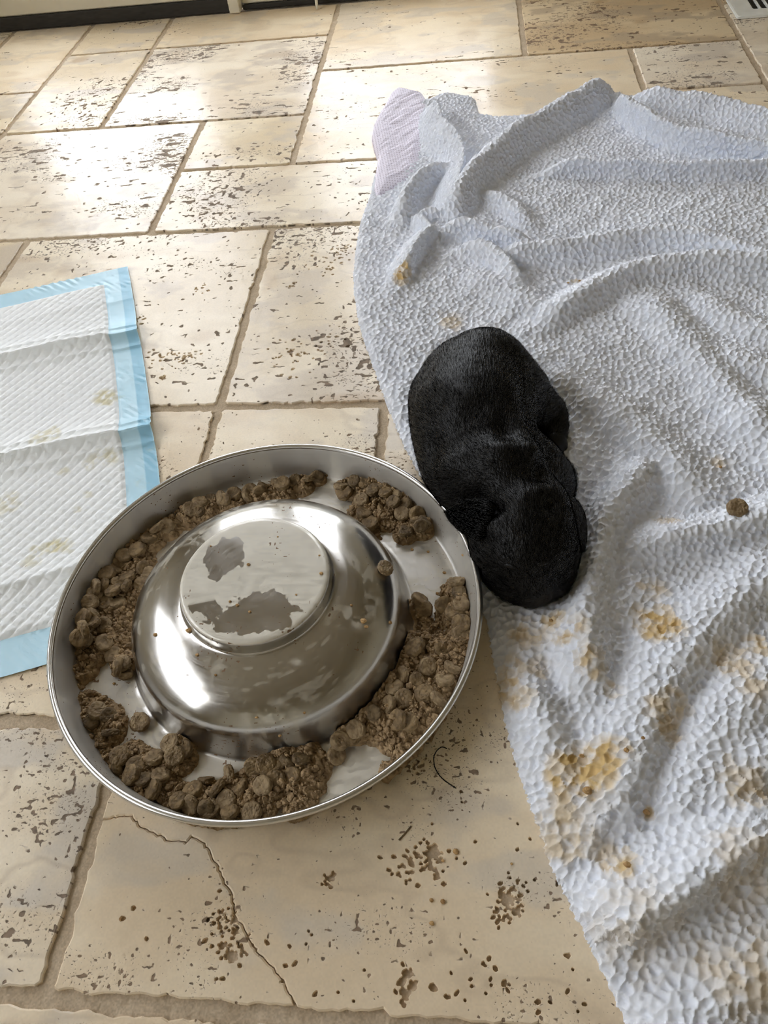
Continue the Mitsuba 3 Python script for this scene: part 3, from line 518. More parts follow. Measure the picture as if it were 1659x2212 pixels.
KIB = {
 'A': [(-0.1658,0.5304,0.0220),(-0.1897,0.5219,0.0200),(-0.1750,0.5233,0.0160),(-0.2100,0.5152,0.0220),(-0.2232,0.5149,0.0240),(-0.2382,0.5105,0.0240),(-0.2545,0.5057,0.0260),(-0.2016,0.5140,0.0180),(-0.2247,0.5038,0.0180),(-0.2362,0.4990,0.0170),(-0.2505,0.4983,0.0180),(-0.2761,0.4931,0.0260),(-0.2657,0.4936,0.0200),(-0.2856,0.4786,0.0200),(-0.2984,0.4825,0.0260),(-0.2859,0.4872,0.0240),(-0.2587,0.4889,0.0140),(-0.3174,0.4593,0.0220),(-0.3262,0.4551,0.0180),(-0.3313,0.4434,0.0200),(-0.3383,0.4291,0.0210),(-0.3383,0.4254,0.0140),(-0.3583,0.4168,0.0220),(-0.3509,0.4197,0.0180),(-0.2938,0.4781,0.0160)],
 'B': [(-0.1096,0.5175,0.0260),(-0.0960,0.5116,0.0260),(-0.0748,0.4995,0.0280),(-0.1383,0.5132,0.0180),(-0.1251,0.5041,0.0180),(-0.0893,0.4974,0.0240),(-0.1101,0.4764,0.0160),(-0.0709,0.4736,0.0230),(-0.1046,0.4627,0.0120),(-0.0661,0.4862,0.0260),(-0.0662,0.4528,0.0140),(-0.0548,0.4589,0.0220),(-0.0444,0.4624,0.0220),(-0.0509,0.4528,0.0140),(-0.1143,0.4912,0.0160),(-0.1028,0.4999,0.0220),(-0.0801,0.4842,0.0220),(-0.1334,0.5038,0.0140),(-0.1238,0.5146,0.0200),(-0.0533,0.4717,0.0260)],
 'C': [(-0.3576,0.4032,0.0220),(-0.3411,0.3950,0.0180),(-0.3147,0.3976,0.0160),(-0.3668,0.3908,0.0240),(-0.3470,0.3863,0.0220),(-0.3613,0.3957,0.0200),(-0.3603,0.3810,0.0240),(-0.3366,0.3822,0.0200),(-0.3173,0.3853,0.0180),(-0.3734,0.3728,0.0250),(-0.3424,0.3659,0.0180),(-0.3725,0.3534,0.0260),(-0.3596,0.3473,0.0220),(-0.3491,0.3402,0.0240),(-0.3688,0.3341,0.0270),(-0.3713,0.3205,0.0260),(-0.3666,0.3229,0.0200),(-0.3421,0.3220,0.0180),(-0.3559,0.3196,0.0220),(-0.3592,0.3189,0.0160),(-0.3558,0.3391,0.0180),(-0.3482,0.3768,0.0200),(-0.3180,0.3018,0.0140),(-0.3113,0.2960,0.0120),(-0.3334,0.3129,0.0120),(-0.3196,0.2959,0.0100),(-0.3270,0.4053,0.0160),(-0.3745,0.3608,0.0240),(-0.3741,0.3416,0.0260),(-0.3567,0.3259,0.0220),(-0.3672,0.3766,0.0200),(-0.3547,0.3647,0.0180)],
 'D': [(-0.2878,0.2480,0.0100),(-0.3357,0.2436,0.0140),(-0.3107,0.2369,0.0140),(-0.3172,0.2522,0.0130),(-0.2784,0.2087,0.0140),(-0.2554,0.2014,0.0120),(-0.2678,0.1968,0.0140),(-0.2605,0.1842,0.0180),(-0.2974,0.2019,0.0160),(-0.2394,0.2290,0.0200),(-0.2517,0.2298,0.0140),(-0.2461,0.2164,0.0120),(-0.2646,0.2165,0.0100),(-0.2940,0.2151,0.0100),(-0.2813,0.1955,0.0120),(-0.3270,0.2550,0.0110)],
 'E': [(-0.2256,0.1902,0.0140),(-0.2247,0.1775,0.0160),(-0.1739,0.1754,0.0180),(-0.2082,0.1777,0.0140),(-0.1963,0.1839,0.0120),(-0.1787,0.2111,0.0140),(-0.1634,0.2255,0.0170),(-0.1566,0.2383,0.0220),(-0.1449,0.2052,0.0180),(-0.1583,0.2002,0.0160),(-0.1995,0.2057,0.0110),(-0.2181,0.2005,0.0120),(-0.2063,0.1931,0.0120),(-0.2110,0.1692,0.0160),(-0.1912,0.1692,0.0140),(-0.1674,0.1953,0.0140),(-0.1399,0.2182,0.0160),(-0.1694,0.2179,0.0140),(-0.2344,0.1793,0.0160),(-0.1867,0.1949,0.0130)],
 'F': [(-0.1118,0.2532,0.0140),(-0.1134,0.2410,0.0130),(-0.0987,0.2467,0.0130),(-0.1124,0.2253,0.0080),(-0.0773,0.3009,0.0160),(-0.0710,0.2665,0.0200),(-0.0413,0.2773,0.0210),(-0.0588,0.2719,0.0190),(-0.0589,0.3247,0.0180),(-0.0279,0.3197,0.0190),(-0.0237,0.2905,0.0200),(-0.0114,0.3358,0.0180),(-0.0233,0.2694,0.0200),(-0.0759,0.2865,0.0160),(-0.0536,0.2516,0.0180),(-0.0449,0.3637,0.0140),(-0.0570,0.3705,0.0100),(-0.0170,0.3587,0.0180),(-0.0114,0.3938,0.0160),(-0.0266,0.3669,0.0140),(-0.0049,0.3667,0.0220),(0.0001,0.3452,0.0240),(-0.0578,0.3201,0.0180),(-0.0481,0.2882,0.0200),(-0.0387,0.3020,0.0190),(-0.0167,0.3009,0.0220),(-0.0622,0.2522,0.0160),(-0.0843,0.2601,0.0150),(-0.0092,0.3812,0.0180)],
}
KPH = {'A': "along the saucer's back wall", 'B': "in the saucer's back right heap", 'C': "in the saucer's left heap", 'D': "in the saucer's lower left spread", 'E': "along the saucer's front wall", 'F': "in the saucer's right heap"}
KLAB = {g: ('soaked brown kibble disc, {} from the left ' + t, 'kibbles ' + t) for g, t in KPH.items()}
placed = []
for g, lst in KIB.items():
    for x, y, z in lst:
        r = math.hypot(x - BX, y - BY); a = math.atan2(y - BY, x - BX)
        r = min(max(r, .1405), .1775); x, y = BX + r * math.cos(a), BY + r * math.sin(a)
        b = floor_z(r) + bed_at(x, y) * .72
        z = max(b + .0018, .0085)
        for px, py, pz in placed:
            d = math.hypot(x - px, y - py)
            if d < .012 and abs(z - pz) < .0055: z = max(z, pz + .0055 * (1 - d / .018))
        placed.append((x, y, z))
        tilt = kr.uniform(0, .55) if kr.random() < .65 else kr.uniform(.6, 1.25)
        kibble(x, y, z, tilt, kr.uniform(0, 6.28), KLAB[g][0], KLAB[g][1])
x, y = [(-0.0803,0.3804)][0]
r = math.hypot(x - BX, y - BY); nx, ny = (x - BX) / r, (y - BY) / r
zs = float(PchipInterpolator(top_pr[:, 0], top_pr[:, 1])(r)); sl = .62
kibble(x + nx * .0022, y + ny * .0022, zs + .0030, math.atan(sl), math.atan2(ny, nx), 'single round kibble stuck on the right slope of the steel hump', scale=.92, variant=1)

# ---------------------------------------------------------------- sherpa blanket
EDGE = [(-0.1364,1.4858),(-0.1097,1.4033),(-0.1029,1.3466),(-0.1108,1.3098),(-0.1260,1.2687),(-0.1425,1.2324),(-0.1573,1.1910),(-0.1588,1.1256),(-0.1647,1.0822),(-0.1675,1.0494),(-0.1682,0.9879),(-0.1656,0.9177),(-0.1597,0.8694),(-0.1482,0.8077),(-0.1348,0.7596),(-0.1151,0.6970),(-0.0938,0.6318),(-0.0778,0.5867),(-0.0631,0.5514),(-0.0416,0.5083),(-0.0166,0.4448),(0.0037,0.3851),(0.0128,0.3576),(0.0168,0.3220),(0.0227,0.2824),(0.0286,0.2456),(0.0374,0.2134),(0.0467,0.1816),(0.0539,0.1568),(0.0639,0.1319),(0.0789,0.1001),(0.0890,0.0772),(0.0984,0.0551)]
BOTTOM = [(0.115, -0.02), (0.14, -0.10), (0.62, -0.10), (0.66, 0.3), (0.67, 0.9), (0.66, 1.30)]
FAR = [(0.5141,1.2723),(0.4765,1.2940),(0.4463,1.3219),(0.4127,1.3617),(0.3570,1.3776),(0.3004,1.3974),(0.2634,1.4181),(0.2351,1.4264),(0.1937,1.4181),(0.1575,1.3832),(0.1156,1.3680),(0.0450,1.3713),(0.0147,1.3867)]
FAR2 = [(0.0078,1.4535),(-0.0133,1.4686),(-0.0424,1.4852),(-0.0628,1.4746),(-0.0784,1.4555),(-0.1034,1.4791),(-0.1244,1.4845)]
outline = shapely.Polygon(EDGE + BOTTOM + FAR + FAR2).buffer(.006).buffer(-.006)
if outline.geom_type != 'Polygon': outline = max(outline.geoms, key=lambda g: g.area)
# fold crests: points, crest height, half-width on the left and on the right of the walking direction, lean towards the right
FOLDS = [
 ([(0.2456,1.3897),(0.2331,1.4011),(0.1834,1.3332),(0.1320,1.2796),(0.0760,1.2213),(0.0523,1.1845),(0.0258,1.1421),(0.0038,1.1010),(-0.0106,1.0607),(-0.0284,1.0187)], .040, .026, .060, .004, 0),
 ([(0.2459,1.3582),(0.2582,1.2957),(0.2910,1.2340),(0.3268,1.1983),(0.3754,1.1695),(0.4324,1.1335),(0.4652,1.1087)], .036, .050, .014, .008, 1),
 ([(0.2786,1.3912),(0.3194,1.3577),(0.3487,1.3408),(0.4018,1.3189),(0.4353,1.2838),(0.4789,1.2548)], .026, .020, .045, 0, 1),
 ([(0.1146,1.1425),(0.1465,1.1503),(0.1972,1.1400),(0.2632,1.1266),(0.3274,1.1136),(0.3915,1.1088),(0.4668,1.1028)], .027, .030, .013, .010, 1),
 ([(-0.0661,1.3860),(-0.0600,1.3140),(-0.0471,1.2620),(-0.0239,1.2174),(-0.0161,1.1679),(-0.0193,1.1179),(-0.0252,1.0814),(-0.0322,1.0386)], .034, .012, .045, -.008, 0),
 ([(-0.0197,1.1587),(-0.0486,1.1562),(-0.0797,1.1168),(-0.0956,1.0786),(-0.1050,1.0208)], .028, .022, .030, 0, 0),
 ([(-0.0829,1.0346),(-0.0669,1.0434),(-0.0354,1.0326)], .030, .013, .016, 0, 0),
 ([(-0.0819,1.0378),(-0.0682,0.9988),(-0.0474,0.9668)], .024, .014, .016, 0, 0),
 ([(-0.0416,0.9961),(-0.0578,0.9829),(-0.0743,0.9512),(-0.0841,0.9100),(-0.0924,0.8642)], .028, .014, .040, -.004, 0),
 ([(-0.0477,0.9787),(-0.0315,0.9918),(-0.0085,0.9849),(0.0262,0.9604),(0.0579,0.9393),(0.0912,0.9209)], .030, .030, .016, .004, 0),
 ([(-0.0212,0.9422),(-0.0052,0.9524),(0.0107,0.9419),(0.0354,0.9151),(0.0555,0.8727),(0.0688,0.8360)], .026, .014, .035, 0, 0),
 ([(0.0261,0.9111),(0.0573,0.9153),(0.0913,0.9159),(0.1316,0.9216),(0.1701,0.9285),(0.2198,0.9468),(0.2512,0.9498),(0.2964,0.9359),(0.3384,0.9105),(0.3746,0.8710),(0.4016,0.8440)], .024, .045, .028, 0, 1),
 ([(0.0828,0.7690),(0.1126,0.7933),(0.1464,0.8219),(0.1844,0.8541),(0.2211,0.8689),(0.2569,0.8766),(0.2978,0.8798),(0.3420,0.8735),(0.4066,0.8636)], .026, .050, .030, .003, 0),
 ([(0.0086,1.0929),(0.0493,1.0621),(0.0746,1.0213),(0.0858,0.9837)], .018, .030, .022, 0, 0),
 ([(-0.0115,0.8955),(0.0375,0.8656),(0.0716,0.8182),(0.1044,0.7876)], .014, .04, .04, 0, 0),
 ([(0.0757,0.6879),(0.1047,0.6511),(0.1377,0.6235),(0.1682,0.5903),(0.1949,0.5459),(0.2159,0.5078),(0.2279,0.4780)], .019, .055, .035, 0, 0),
 ([(0.2104,0.8263),(0.2352,0.7687),(0.2566,0.7073),(0.2813,0.6286),(0.3059,0.5720),(0.3236,0.5328)], .017, .05, .04, 0, 1),
 ([(0.2781,0.8248),(0.3018,0.7767),(0.3458,0.7392),(0.3725,0.7210)], .014, .04, .03, 0, 1),
 ([(0.2692,0.7175),(0.3049,0.6914),(0.3583,0.6657)], .014, .04, .03, 0, 1),
 ([(0.1866,0.5437),(0.1734,0.5154),(0.1467,0.4824),(0.1282,0.4481),(0.1164,0.4182),(0.1062,0.3872),(0.1010,0.3625),(0.1002,0.3299),(0.1025,0.2992),(0.1039,0.2703)], .026, .026, .050, .004, 0),
 ([(0.1423,0.4277),(0.1639,0.4315),(0.1923,0.4358),(0.2338,0.4456),(0.2774,0.4587),(0.3049,0.4675)], .024, .050, .026, .002, 1),
 ([(0.2951,0.4268),(0.2644,0.4010),(0.2306,0.3713),(0.2026,0.3475),(0.1760,0.3158),(0.1519,0.2816),(0.1368,0.2533),(0.1221,0.2229),(0.1064,0.1940)], .021, .030, .055, 0, 1),
 ([(0.2293,0.1801),(0.2084,0.1729),(0.1877,0.1632),(0.1665,0.1509),(0.1452,0.1364),(0.1280,0.1253),(0.1129,0.1160),(0.1030,0.1106)], .030, .024, .055, -.004, 1),
 ([(0.2521,0.2518),(0.2277,0.2379),(0.2030,0.2172),(0.1851,0.1957)], .014, .03, .04, 0, 1),
 ([(0.2698,0.3208),(0.2352,0.2989),(0.2071,0.2697),(0.1818,0.2309),(0.1588,0.1981)], .014, .04, .04, 0, 1),
 ([(0.2132,0.1027),(0.1872,0.0918),(0.1600,0.0733),(0.1384,0.0496)], .018, .04, .05, 0, 1),
 ([(0.0350,0.3072),(0.0490,0.2734),(0.0618,0.2380),(0.0719,0.2052),(0.0814,0.1746)], .012, .03, .03, 0, 0),
]
bx0, by0, bx1, by1 = outline.bounds
def fold_field(px, py):
    acc = np.zeros(px.shape); sh = np.zeros(px.shape + (2,)); n = 4
    for pts, hh, wl, wr_, lean, openend in FOLDS:
        if hh > .0235: hh, wl, wr_ = hh * 1.12, wl * .86, wr_ * .86
        q = np.array(shapely.LineString(pts).segmentize(.02).coords)
        for _ in range(3): q[1:-1] = .5 * q[1:-1] + .25 * (q[:-2] + q[2:])
        tl = np.r_[0, np.cumsum(np.hypot(*np.diff(q, axis=0).T))]
        best = np.full(px.shape, 9.); tt = np.zeros(px.shape); sg = np.zeros(px.shape); nx_ = np.zeros(px.shape); ny_ = np.zeros(px.shape)
        W = max(wl, wr_) * 1.05
        box_ = (px > q[:, 0].min() - W) & (px < q[:, 0].max() + W) & (py > q[:, 1].min() - W) & (py < q[:, 1].max() + W)
        X_, Y_ = px[box_], py[box_]
        bb, bt, bs = np.full(X_.shape, 9.), np.zeros(X_.shape), np.zeros(X_.shape); bn = np.zeros(X_.shape + (2,))
        for i in range(len(q) - 1):
            a, d = q[i], q[i + 1] - q[i]; L = np.hypot(*d)
            t = np.clip(((X_ - a[0]) * d[0] + (Y_ - a[1]) * d[1]) / L ** 2, 0, 1)
            ex, ey = X_ - a[0] - t * d[0], Y_ - a[1] - t * d[1]; dd = np.hypot(ex, ey); m = dd < bb
            bb[m] = dd[m]; bt[m] = (tl[i] + t * L)[m]; bs[m] = np.where(d[0] * ey - d[1] * ex > 0, 1, -1)[m]; bn[m] = np.array([d[1], -d[0]]) / L
        w = np.where(bs > 0, wl, wr_)
        u = np.clip(bb / w, 0, 1)
        pr_ = (1 - u) ** 2 * (1 + 2 * u)
        pr_ = np.where(np.minimum(wl, wr_) < .02, np.maximum(pr_, 0) ** 1.0, pr_)
        end = np.clip(bt / .05, 0, 1) if True else 1
        end2 = np.ones_like(end) if openend else np.clip((tl[-1] - bt) / .05, 0, 1)
        e = (.25 + .75 * end * (2 - end)) * (.15 + .85 * end2 * (2 - end2))
        v = hh * pr_ * e * (.92 + .16 * meshkit.noise(np.c_[X_ * 25, Y_ * 25, np.zeros(len(X_))], 3))
        acc[box_] += v ** n
        if lean: sh[box_] += (lean * (pr_ * e) ** 2)[:, None] * bn
    return acc ** (1 / n), sh
cs = .004
cgx, cgy = np.arange(bx0 - .01, bx1 + .01, cs), np.arange(by0 - .01, by1 + .01, cs)
GX, GY = np.meshgrid(cgx, cgy, indexing='ij')
HF, SH = fold_field(GX, GY)
P3g = np.stack([GX, GY, np.zeros_like(GX)], -1)
rot = np.stack([GX * .8 + GY * .6, -GX * .6 + GY * .8, np.zeros_like(GX)], -1)
wrk = meshkit.fbm(rot * [9, 26, 1] + .8 * meshkit.fbm(P3g * 7, 2, 8)[..., None], 3, 21)
wr2 = meshkit.fbm(np.stack([GX * .5 + GY * .87, GX * .87 - GY * .5, 0 * GX], -1) * [34, 14, 1], 3, 33)
HF = HF + .010 * np.clip(wrk - .42, 0, 1) * 1.3 + .006 * np.clip(wr2 - .45, 0, 1) + .003 * meshkit.fbm(P3g * 30, 3, 5)
fs = .00120
fx, fy = np.arange(bx0, bx1 + fs, fs), np.arange(by0, by1 + fs, fs)
BXg, BYg = np.meshgrid(fx, fy, indexing='ij')
ci = np.array([(BXg - cgx[0]) / cs, (BYg - cgy[0]) / cs])
from scipy.ndimage import spline_filter
up = lambda a: map_coordinates(a, ci, order=3, mode='nearest')
Hb, S0, S1 = up(HF), up(SH[..., 0]), up(SH[..., 1])
bd = np.array(outline.exterior.segmentize(.0015).coords)
bt_ = cKDTree(bd); dist, bi = bt_.query(np.stack([BXg, BYg], -1).reshape(-1, 2)); dist = dist.reshape(BXg.shape)
inside = shapely.contains_xy(outline, BXg.reshape(-1), BYg.reshape(-1)).reshape(BXg.shape)
er = .012
u_ = np.clip(dist / er, 0, 1); prof_e = np.sqrt(np.clip(1 - (1 - u_) ** 2, 0, 1))
fall = np.clip(dist / .030, 0, 1); fall = fall * (2 - fall)
lie = np.array([(0.0174,0.7277,0.0000,0.0300),(0.0112,0.6759,0.0000,0.0550),(0.0027,0.6254,0.0000,0.0620),(0.0050,0.5744,0.0000,0.0580),(0.0267,0.5301,0.0000,0.0500),(0.0509,0.4739,0.0000,0.0420),(0.0536,0.4336,0.0000,0.0420),(0.0557,0.4065,0.0000,0.0340)])
press = 1.0
for q0, q1 in zip(lie[:-1], lie[1:]):
    d_ = q1[:2] - q0[:2]; t_ = np.clip(((BXg - q0[0]) * d_[0] + (BYg - q0[1]) * d_[1]) / (d_ @ d_), 0, 1)
    gap = np.hypot(BXg - q0[0] - t_ * d_[0], BYg - q0[1] - t_ * d_[1]) - (q0[3] + t_ * (q1[3] - q0[3])); w_ = np.clip(gap / .03, 0, 1)
    press = np.minimum(press, .12 + .88 * w_ * w_ * (3 - 2 * w_))
Zb = np.where(inside, prof_e * .0085 + Hb * fall * press, -.001)
keepv = inside | (dist < fs * 1.6)
Fb = grid_faces(len(fx), len(fy)); 
Fb = Fb[keepv.reshape(-1)[Fb].all(1)]
V0 = np.stack([BXg + S0 * fall, BYg + S1 * fall, Zb], -1).reshape(-1, 3)
out_ = ~inside.reshape(-1) & keepv.reshape(-1); V0[out_, :2] = bd[bi[out_]]; V0[out_, 2] = -.0025
(V0, Fb), (uvb,) = submesh(V0, Fb, np.stack([BXg, BYg], -1).reshape(-1, 2))
def split_long(V, F, size):
    # steep faces of the folds get more triangles, so that the pile has its size there too
    for _ in range(4):
        e = np.sort(np.stack([F, np.roll(F, -1, 1)], -1), -1); L = np.linalg.norm(V[e[..., 0]] - V[e[..., 1]], axis=-1)
        long_ = L > size
        if not long_.any(): break
        ue, inv = np.unique(e[long_], axis=0, return_inverse=True)
        mid_ = np.full(F.shape, -1); mid_[long_] = len(V) + inv
        V = np.vstack([V, V[ue].mean(1)]); n_ = long_.sum(1); out = [F[n_ == 0]]
        for k in range(3):
            a, b, c = F[:, k], F[:, (k + 1) % 3], F[:, (k + 2) % 3]; mab, mbc, mca = mid_[:, k], mid_[:, (k + 1) % 3], mid_[:, (k + 2) % 3]
            m = (n_ == 1) & (mab >= 0); out += [np.c_[a, mab, c][m], np.c_[mab, b, c][m]]
            m = (n_ == 2) & (mab >= 0) & (mbc >= 0); out += [np.c_[a, mab, c][m], np.c_[mab, mbc, c][m], np.c_[mab, b, mbc][m]]
        m = n_ == 3; a, b, c = F[m].T; p, q, r = mid_[m].T; out += [np.c_[a, p, r], np.c_[p, b, q], np.c_[r, q, c], np.c_[p, q, r]]
        F = np.vstack(out)
    return V, F, V[:, :2]
def vnormals(V, F):
    c = np.cross(V[F[:, 1]] - V[F[:, 0]], V[F[:, 2]] - V[F[:, 0]]); N = np.zeros_like(V)
    for k in range(3): np.add.at(N, F[:, k], c)
    return N / (np.linalg.norm(N, axis=1, keepdims=True) + 1e-12)
V0, Fb, uvb = split_long(V0, Fb, .0022)
N0 = vnormals(V0, Fb)
# pile tufts: blue-noise sites on the folded cloth, each a small dome with a crease around it
tr = V0[Fb]; area = np.linalg.norm(np.cross(tr[:, 1] - tr[:, 0], tr[:, 2] - tr[:, 0]), axis=1)
prng = np.random.default_rng(12)
cand = V0[Fb[prng.choice(len(Fb), 110000, p=area / area.sum())]].mean(1)
ct = cKDTree(cand); alive = np.ones(len(cand), bool); rad = .0049 + .0020 * prng.random(len(cand))
for i in range(len(cand)):
    if alive[i]:
        for j in ct.query_ball_point(cand[i], rad[i]):
            if j > i: alive[j] = False
sites = cand[alive]
wv = .7 * np.stack([meshkit.noise(V0 * 420, 1), meshkit.noise(V0 * 420, 2), meshkit.noise(V0 * 420, 3)], -1) - .5
kd, ki = cKDTree(sites).query(V0 + .0022 * wv, k=2)
t_ = kd[:, 0] / (.5 * (kd[:, 0] + kd[:, 1]) + 1e-9)
dome = np.sqrt(np.clip(1 - .99 * t_ ** 2.0, 0, 1))
tuft_h = np.random.default_rng(4).uniform(.65, 1.25, len(sites))
fuzz = meshkit.fbm(V0 * 900, 2, 9) - .5
dtip = .0050 * dome * tuft_h[ki[:, 0]] + .0010 * fuzz - .0024
edge_k = np.clip((V0[:, 2] + .002) / .004, 0, 1)
V1 = V0 + N0 * (dtip * edge_k)[:, None]
spots_b = [(0.1595,0.3504,0.0120,0.0200,1.0000),(0.1546,0.3574,0.0120,0.0120,0.8000),(0.1676,0.3389,0.0120,0.0120,0.7000),(-0.0257,0.7901,0.0120,0.0160,0.4500),(-0.0349,0.8050,0.0120,0.0080,0.4000),(0.0843,0.2085,0.0140,0.0260,0.9000),(0.0995,0.2199,0.0140,0.0180,0.8000),(0.0910,0.2233,0.0140,0.0140,0.9000),(0.1110,0.2277,0.0140,0.0120,0.9000),(0.0708,0.1911,0.0120,0.0160,0.5000),(0.0609,0.1737,0.0120,0.0220,0.6000),(0.0740,0.1676,0.0120,0.0140,0.5000),(0.0816,0.1978,0.0140,0.0080,1.0000),(0.0349,0.3038,0.0100,0.0160,0.5000),(0.0285,0.2873,0.0080,0.0160,0.7000),(0.0378,0.2782,0.0100,0.0140,0.6000),(0.0715,0.3502,0.0100,0.0100,0.7000),(0.0801,0.3294,0.0100,0.0100,0.7000),(0.0886,0.3364,0.0100,0.0120,0.5000),(0.0969,0.3032,0.0140,0.0120,0.7000),(0.1004,0.2989,0.0140,0.0080,0.6000),(0.1510,0.2594,0.0140,0.0180,0.6000),(0.1620,0.2715,0.0140,0.0120,0.6000),(0.1141,0.2834,0.0120,0.0080,0.4000),(0.2195,0.3112,0.0120,0.0200,0.5000),(0.2421,0.3290,0.0120,0.0120,0.7000),(0.2251,0.2863,0.0120,0.0160,0.5000),(0.2213,0.3199,0.0120,0.0100,0.5000),(0.1627,0.3879,0.0140,0.0140,0.5000),(0.2502,0.5422,0.0120,0.0100,0.5000),(0.2523,0.5370,0.0120,0.0040,1.0000),(0.1855,0.4601,0.0120,0.0100,0.4500),(-0.0925,0.8791,0.0160,0.0120,0.9000),(0.1339,0.8673,0.0120,0.0070,0.9000),(0.1981,0.2100,0.0120,0.0200,0.6000),(0.2083,0.2035,0.0120,0.0160,0.5000),(0.1020,0.1497,0.0120,0.0140,0.7000),(0.1080,0.1453,0.0120,0.0080,0.8000),(0.1745,0.0848,0.0120,0.0250,0.5000),(0.1934,0.0911,0.0120,0.0200,0.5000),(-0.0092,0.3587,0.0100,0.0120,0.5000),(0.0504,0.3381,0.0100,0.0160,0.6000),(0.0586,0.3043,0.0100,0.0140,0.4500),(0.1857,0.3105,0.0120,0.0080,0.3000),(0.0864,0.1917,0.0120,0.0060,0.9000),(0.1285,0.1876,0.0120,0.0040,1.0000),(0.0807,0.2055,0.0120,0.0060,0.9000),(0.0629,0.0705,0.0100,0.0120,0.3000),(0.1095,0.1109,0.0140,0.0300,0.3000),(0.1867,0.1441,0.0140,0.0300,0.3500)]
spots_b = [(a[0], a[1], a[3], a[4]) for a in spots_b]
site_w = stains(sites[:, :2], spots_b, 61, 260)
wv_ = stains(V0[:, :2], spots_b, 61, 120)
wb = np.clip(.55 * site_w[ki[:, 0]] + .6 * wv_, 0, 1)
deep = np.clip(wb * 1.5 - .75, 0, 1)
colb = lerp(np.array([.74, .77, .83]) * np.ones((len(V1), 3)), [.60, .43, .17], .92 * wb)
colb = lerp(colb, [.40, .25, .09], .45 * deep * (1 - .6 * dome))
scene['sherpa'] = two(principled({'type': 'mesh_attribute', 'name': 'vertex_color'}, 0.95, specular=0.1, sheen=0.35))
scene['blanket__fleece'] = mikit.ply((V1, Fb), 'sherpa', smooth=True, color=colb)
tag('blanket', 'rumpled white sherpa fleece blanket with yellow stains spread over the tiles under the puppy', 'blanket')
# its smooth woven back, turned up at the far left corner
BK = shapely.Polygon([(-0.1189,1.5074),(-0.1385,1.5106),(-0.1504,1.4903),(-0.1573,1.4502),(-0.1661,1.4061),(-0.1728,1.3634),(-0.1728,1.3214),(-0.1645,1.2783),(-0.1556,1.2449),(-0.1562,1.2029),(-0.1558,1.1393),(-0.1478,1.1034),(-0.1217,1.1286),(-0.0837,1.1825),(-0.0689,1.3076),(-0.0683,1.4233),(-0.0874,1.4843)]).buffer(.004).buffer(-.004)
gx_, gy_ = np.arange(BK.bounds[0], BK.bounds[2], .0016), np.arange(BK.bounds[1], BK.bounds[3], .0016)
AX, AY = np.meshgrid(gx_, gy_, indexing='ij'); kb = shapely.contains_xy(BK, AX.ravel(), AY.ravel())
be = np.array(BK.exterior.segmentize(.001).coords); dk, ik = cKDTree(be).query(np.c_[AX.ravel(), AY.ravel()])
u_ = np.clip(dk / .010, 0, 1)
PA = np.c_[AX.ravel(), AY.ravel(), 0 * dk]
foldb = meshkit.fbm(np.stack([PA[:, 0] * .6 + PA[:, 1] * .8, PA[:, 0] * .8 - PA[:, 1] * .6, PA[:, 2]], -1) * [22, 75, 1] + 1.2 * meshkit.fbm(PA * 14, 2, 4)[:, None], 3, 15)
za = .013 * np.sqrt(1 - (1 - u_) ** 2) + np.clip(dk / .02, 0, 1) * (.009 * np.abs(foldb - .5) + .006)
far_in = np.clip((AX.ravel() - BK.bounds[0]) / .06, 0, 1)
za = np.where(kb, za - .004 * far_in, 0)
kv = kb | (dk < .0022); VA = np.c_[AX.ravel(), AY.ravel(), za]; ob = kv & ~kb; VA[ob, :2] = be[ik[ob]]; VA[ob, 2] = -.002
FA = grid_faces(len(gx_), len(gy_)); FA = FA[kv[FA].all(1)]
mA, _ = submesh(VA, FA)
def dots(p, n, uv):
    u, v = p.x * 230 + p.y * 40, p.y * 170 - p.x * 30
    fu, fv = u - dr.floor(u) - .5, v - dr.floor(v) - .5
    d = dr.sqrt(fu * fu + fv * fv)
    return mix((.42, .38, .46), (.66, .63, .72), smoothstep(.18, .32, d)) * (.95 + .1 * noise(p.x * 1200, p.y * 1200, 0))
scene['woven_back'] = two(principled(mikit.proc(dots), .8, sheen=.3))
scene['blanket__backing'] = mikit.ply(mA, 'woven_back', smooth=True); tag('blanket__backing', 'smooth lavender dotted backing, turned out at the corner')

# ---------------------------------------------------------------- puppy
def blanket_z(x, y):
    i, j = int(round((x - fx[0]) / fs)), int(round((y - fy[0]) / fs)); i, j = min(max(i, 0), len(fx) - 1), min(max(j, 0), len(fy) - 1)
    return float(Zb[i, j]) + .002
J = dict(zip(['tailbase','rump','hipL','hipR','belly','rib','back','shoulder','shL','shR','nape','skull','skullB','brow','cheekL','cheekR','muz','nose','chin'],
 [(0.0158,0.6621,0.0550,0.0360),(0.0102,0.6190,0.0580,0.0600),(-0.0260,0.6124,0.0450,0.0440),(0.0402,0.6176,0.0450,0.0440),(0.0010,0.5639,0.0600,0.0660),(0.0045,0.5198,0.0580,0.0600),(0.0110,0.4967,0.0660,0.0500),(0.0240,0.4762,0.0620,0.0520),(-0.0025,0.4853,0.0450,0.0420),(0.0582,0.4876,0.0450,0.0420),(0.0358,0.4454,0.0680,0.0420),(0.0454,0.4226,0.0660,0.0460),(0.0498,0.4328,0.0700,0.0400),(0.0473,0.4037,0.0600,0.0430),(0.0281,0.4061,0.0460,0.0340),(0.0630,0.4061,0.0460,0.0340),(0.0507,0.3875,0.0420,0.0330),(0.0536,0.3788,0.0280,0.0200),(0.0525,0.3864,0.0240,0.0220)]))
LEG = [(0.0671,0.6009,0.0360,0.0260),(0.0854,0.6088,0.0280,0.0180),(0.0891,0.5853,0.0230,0.0160),(0.0862,0.5675,0.0200,0.0140)]
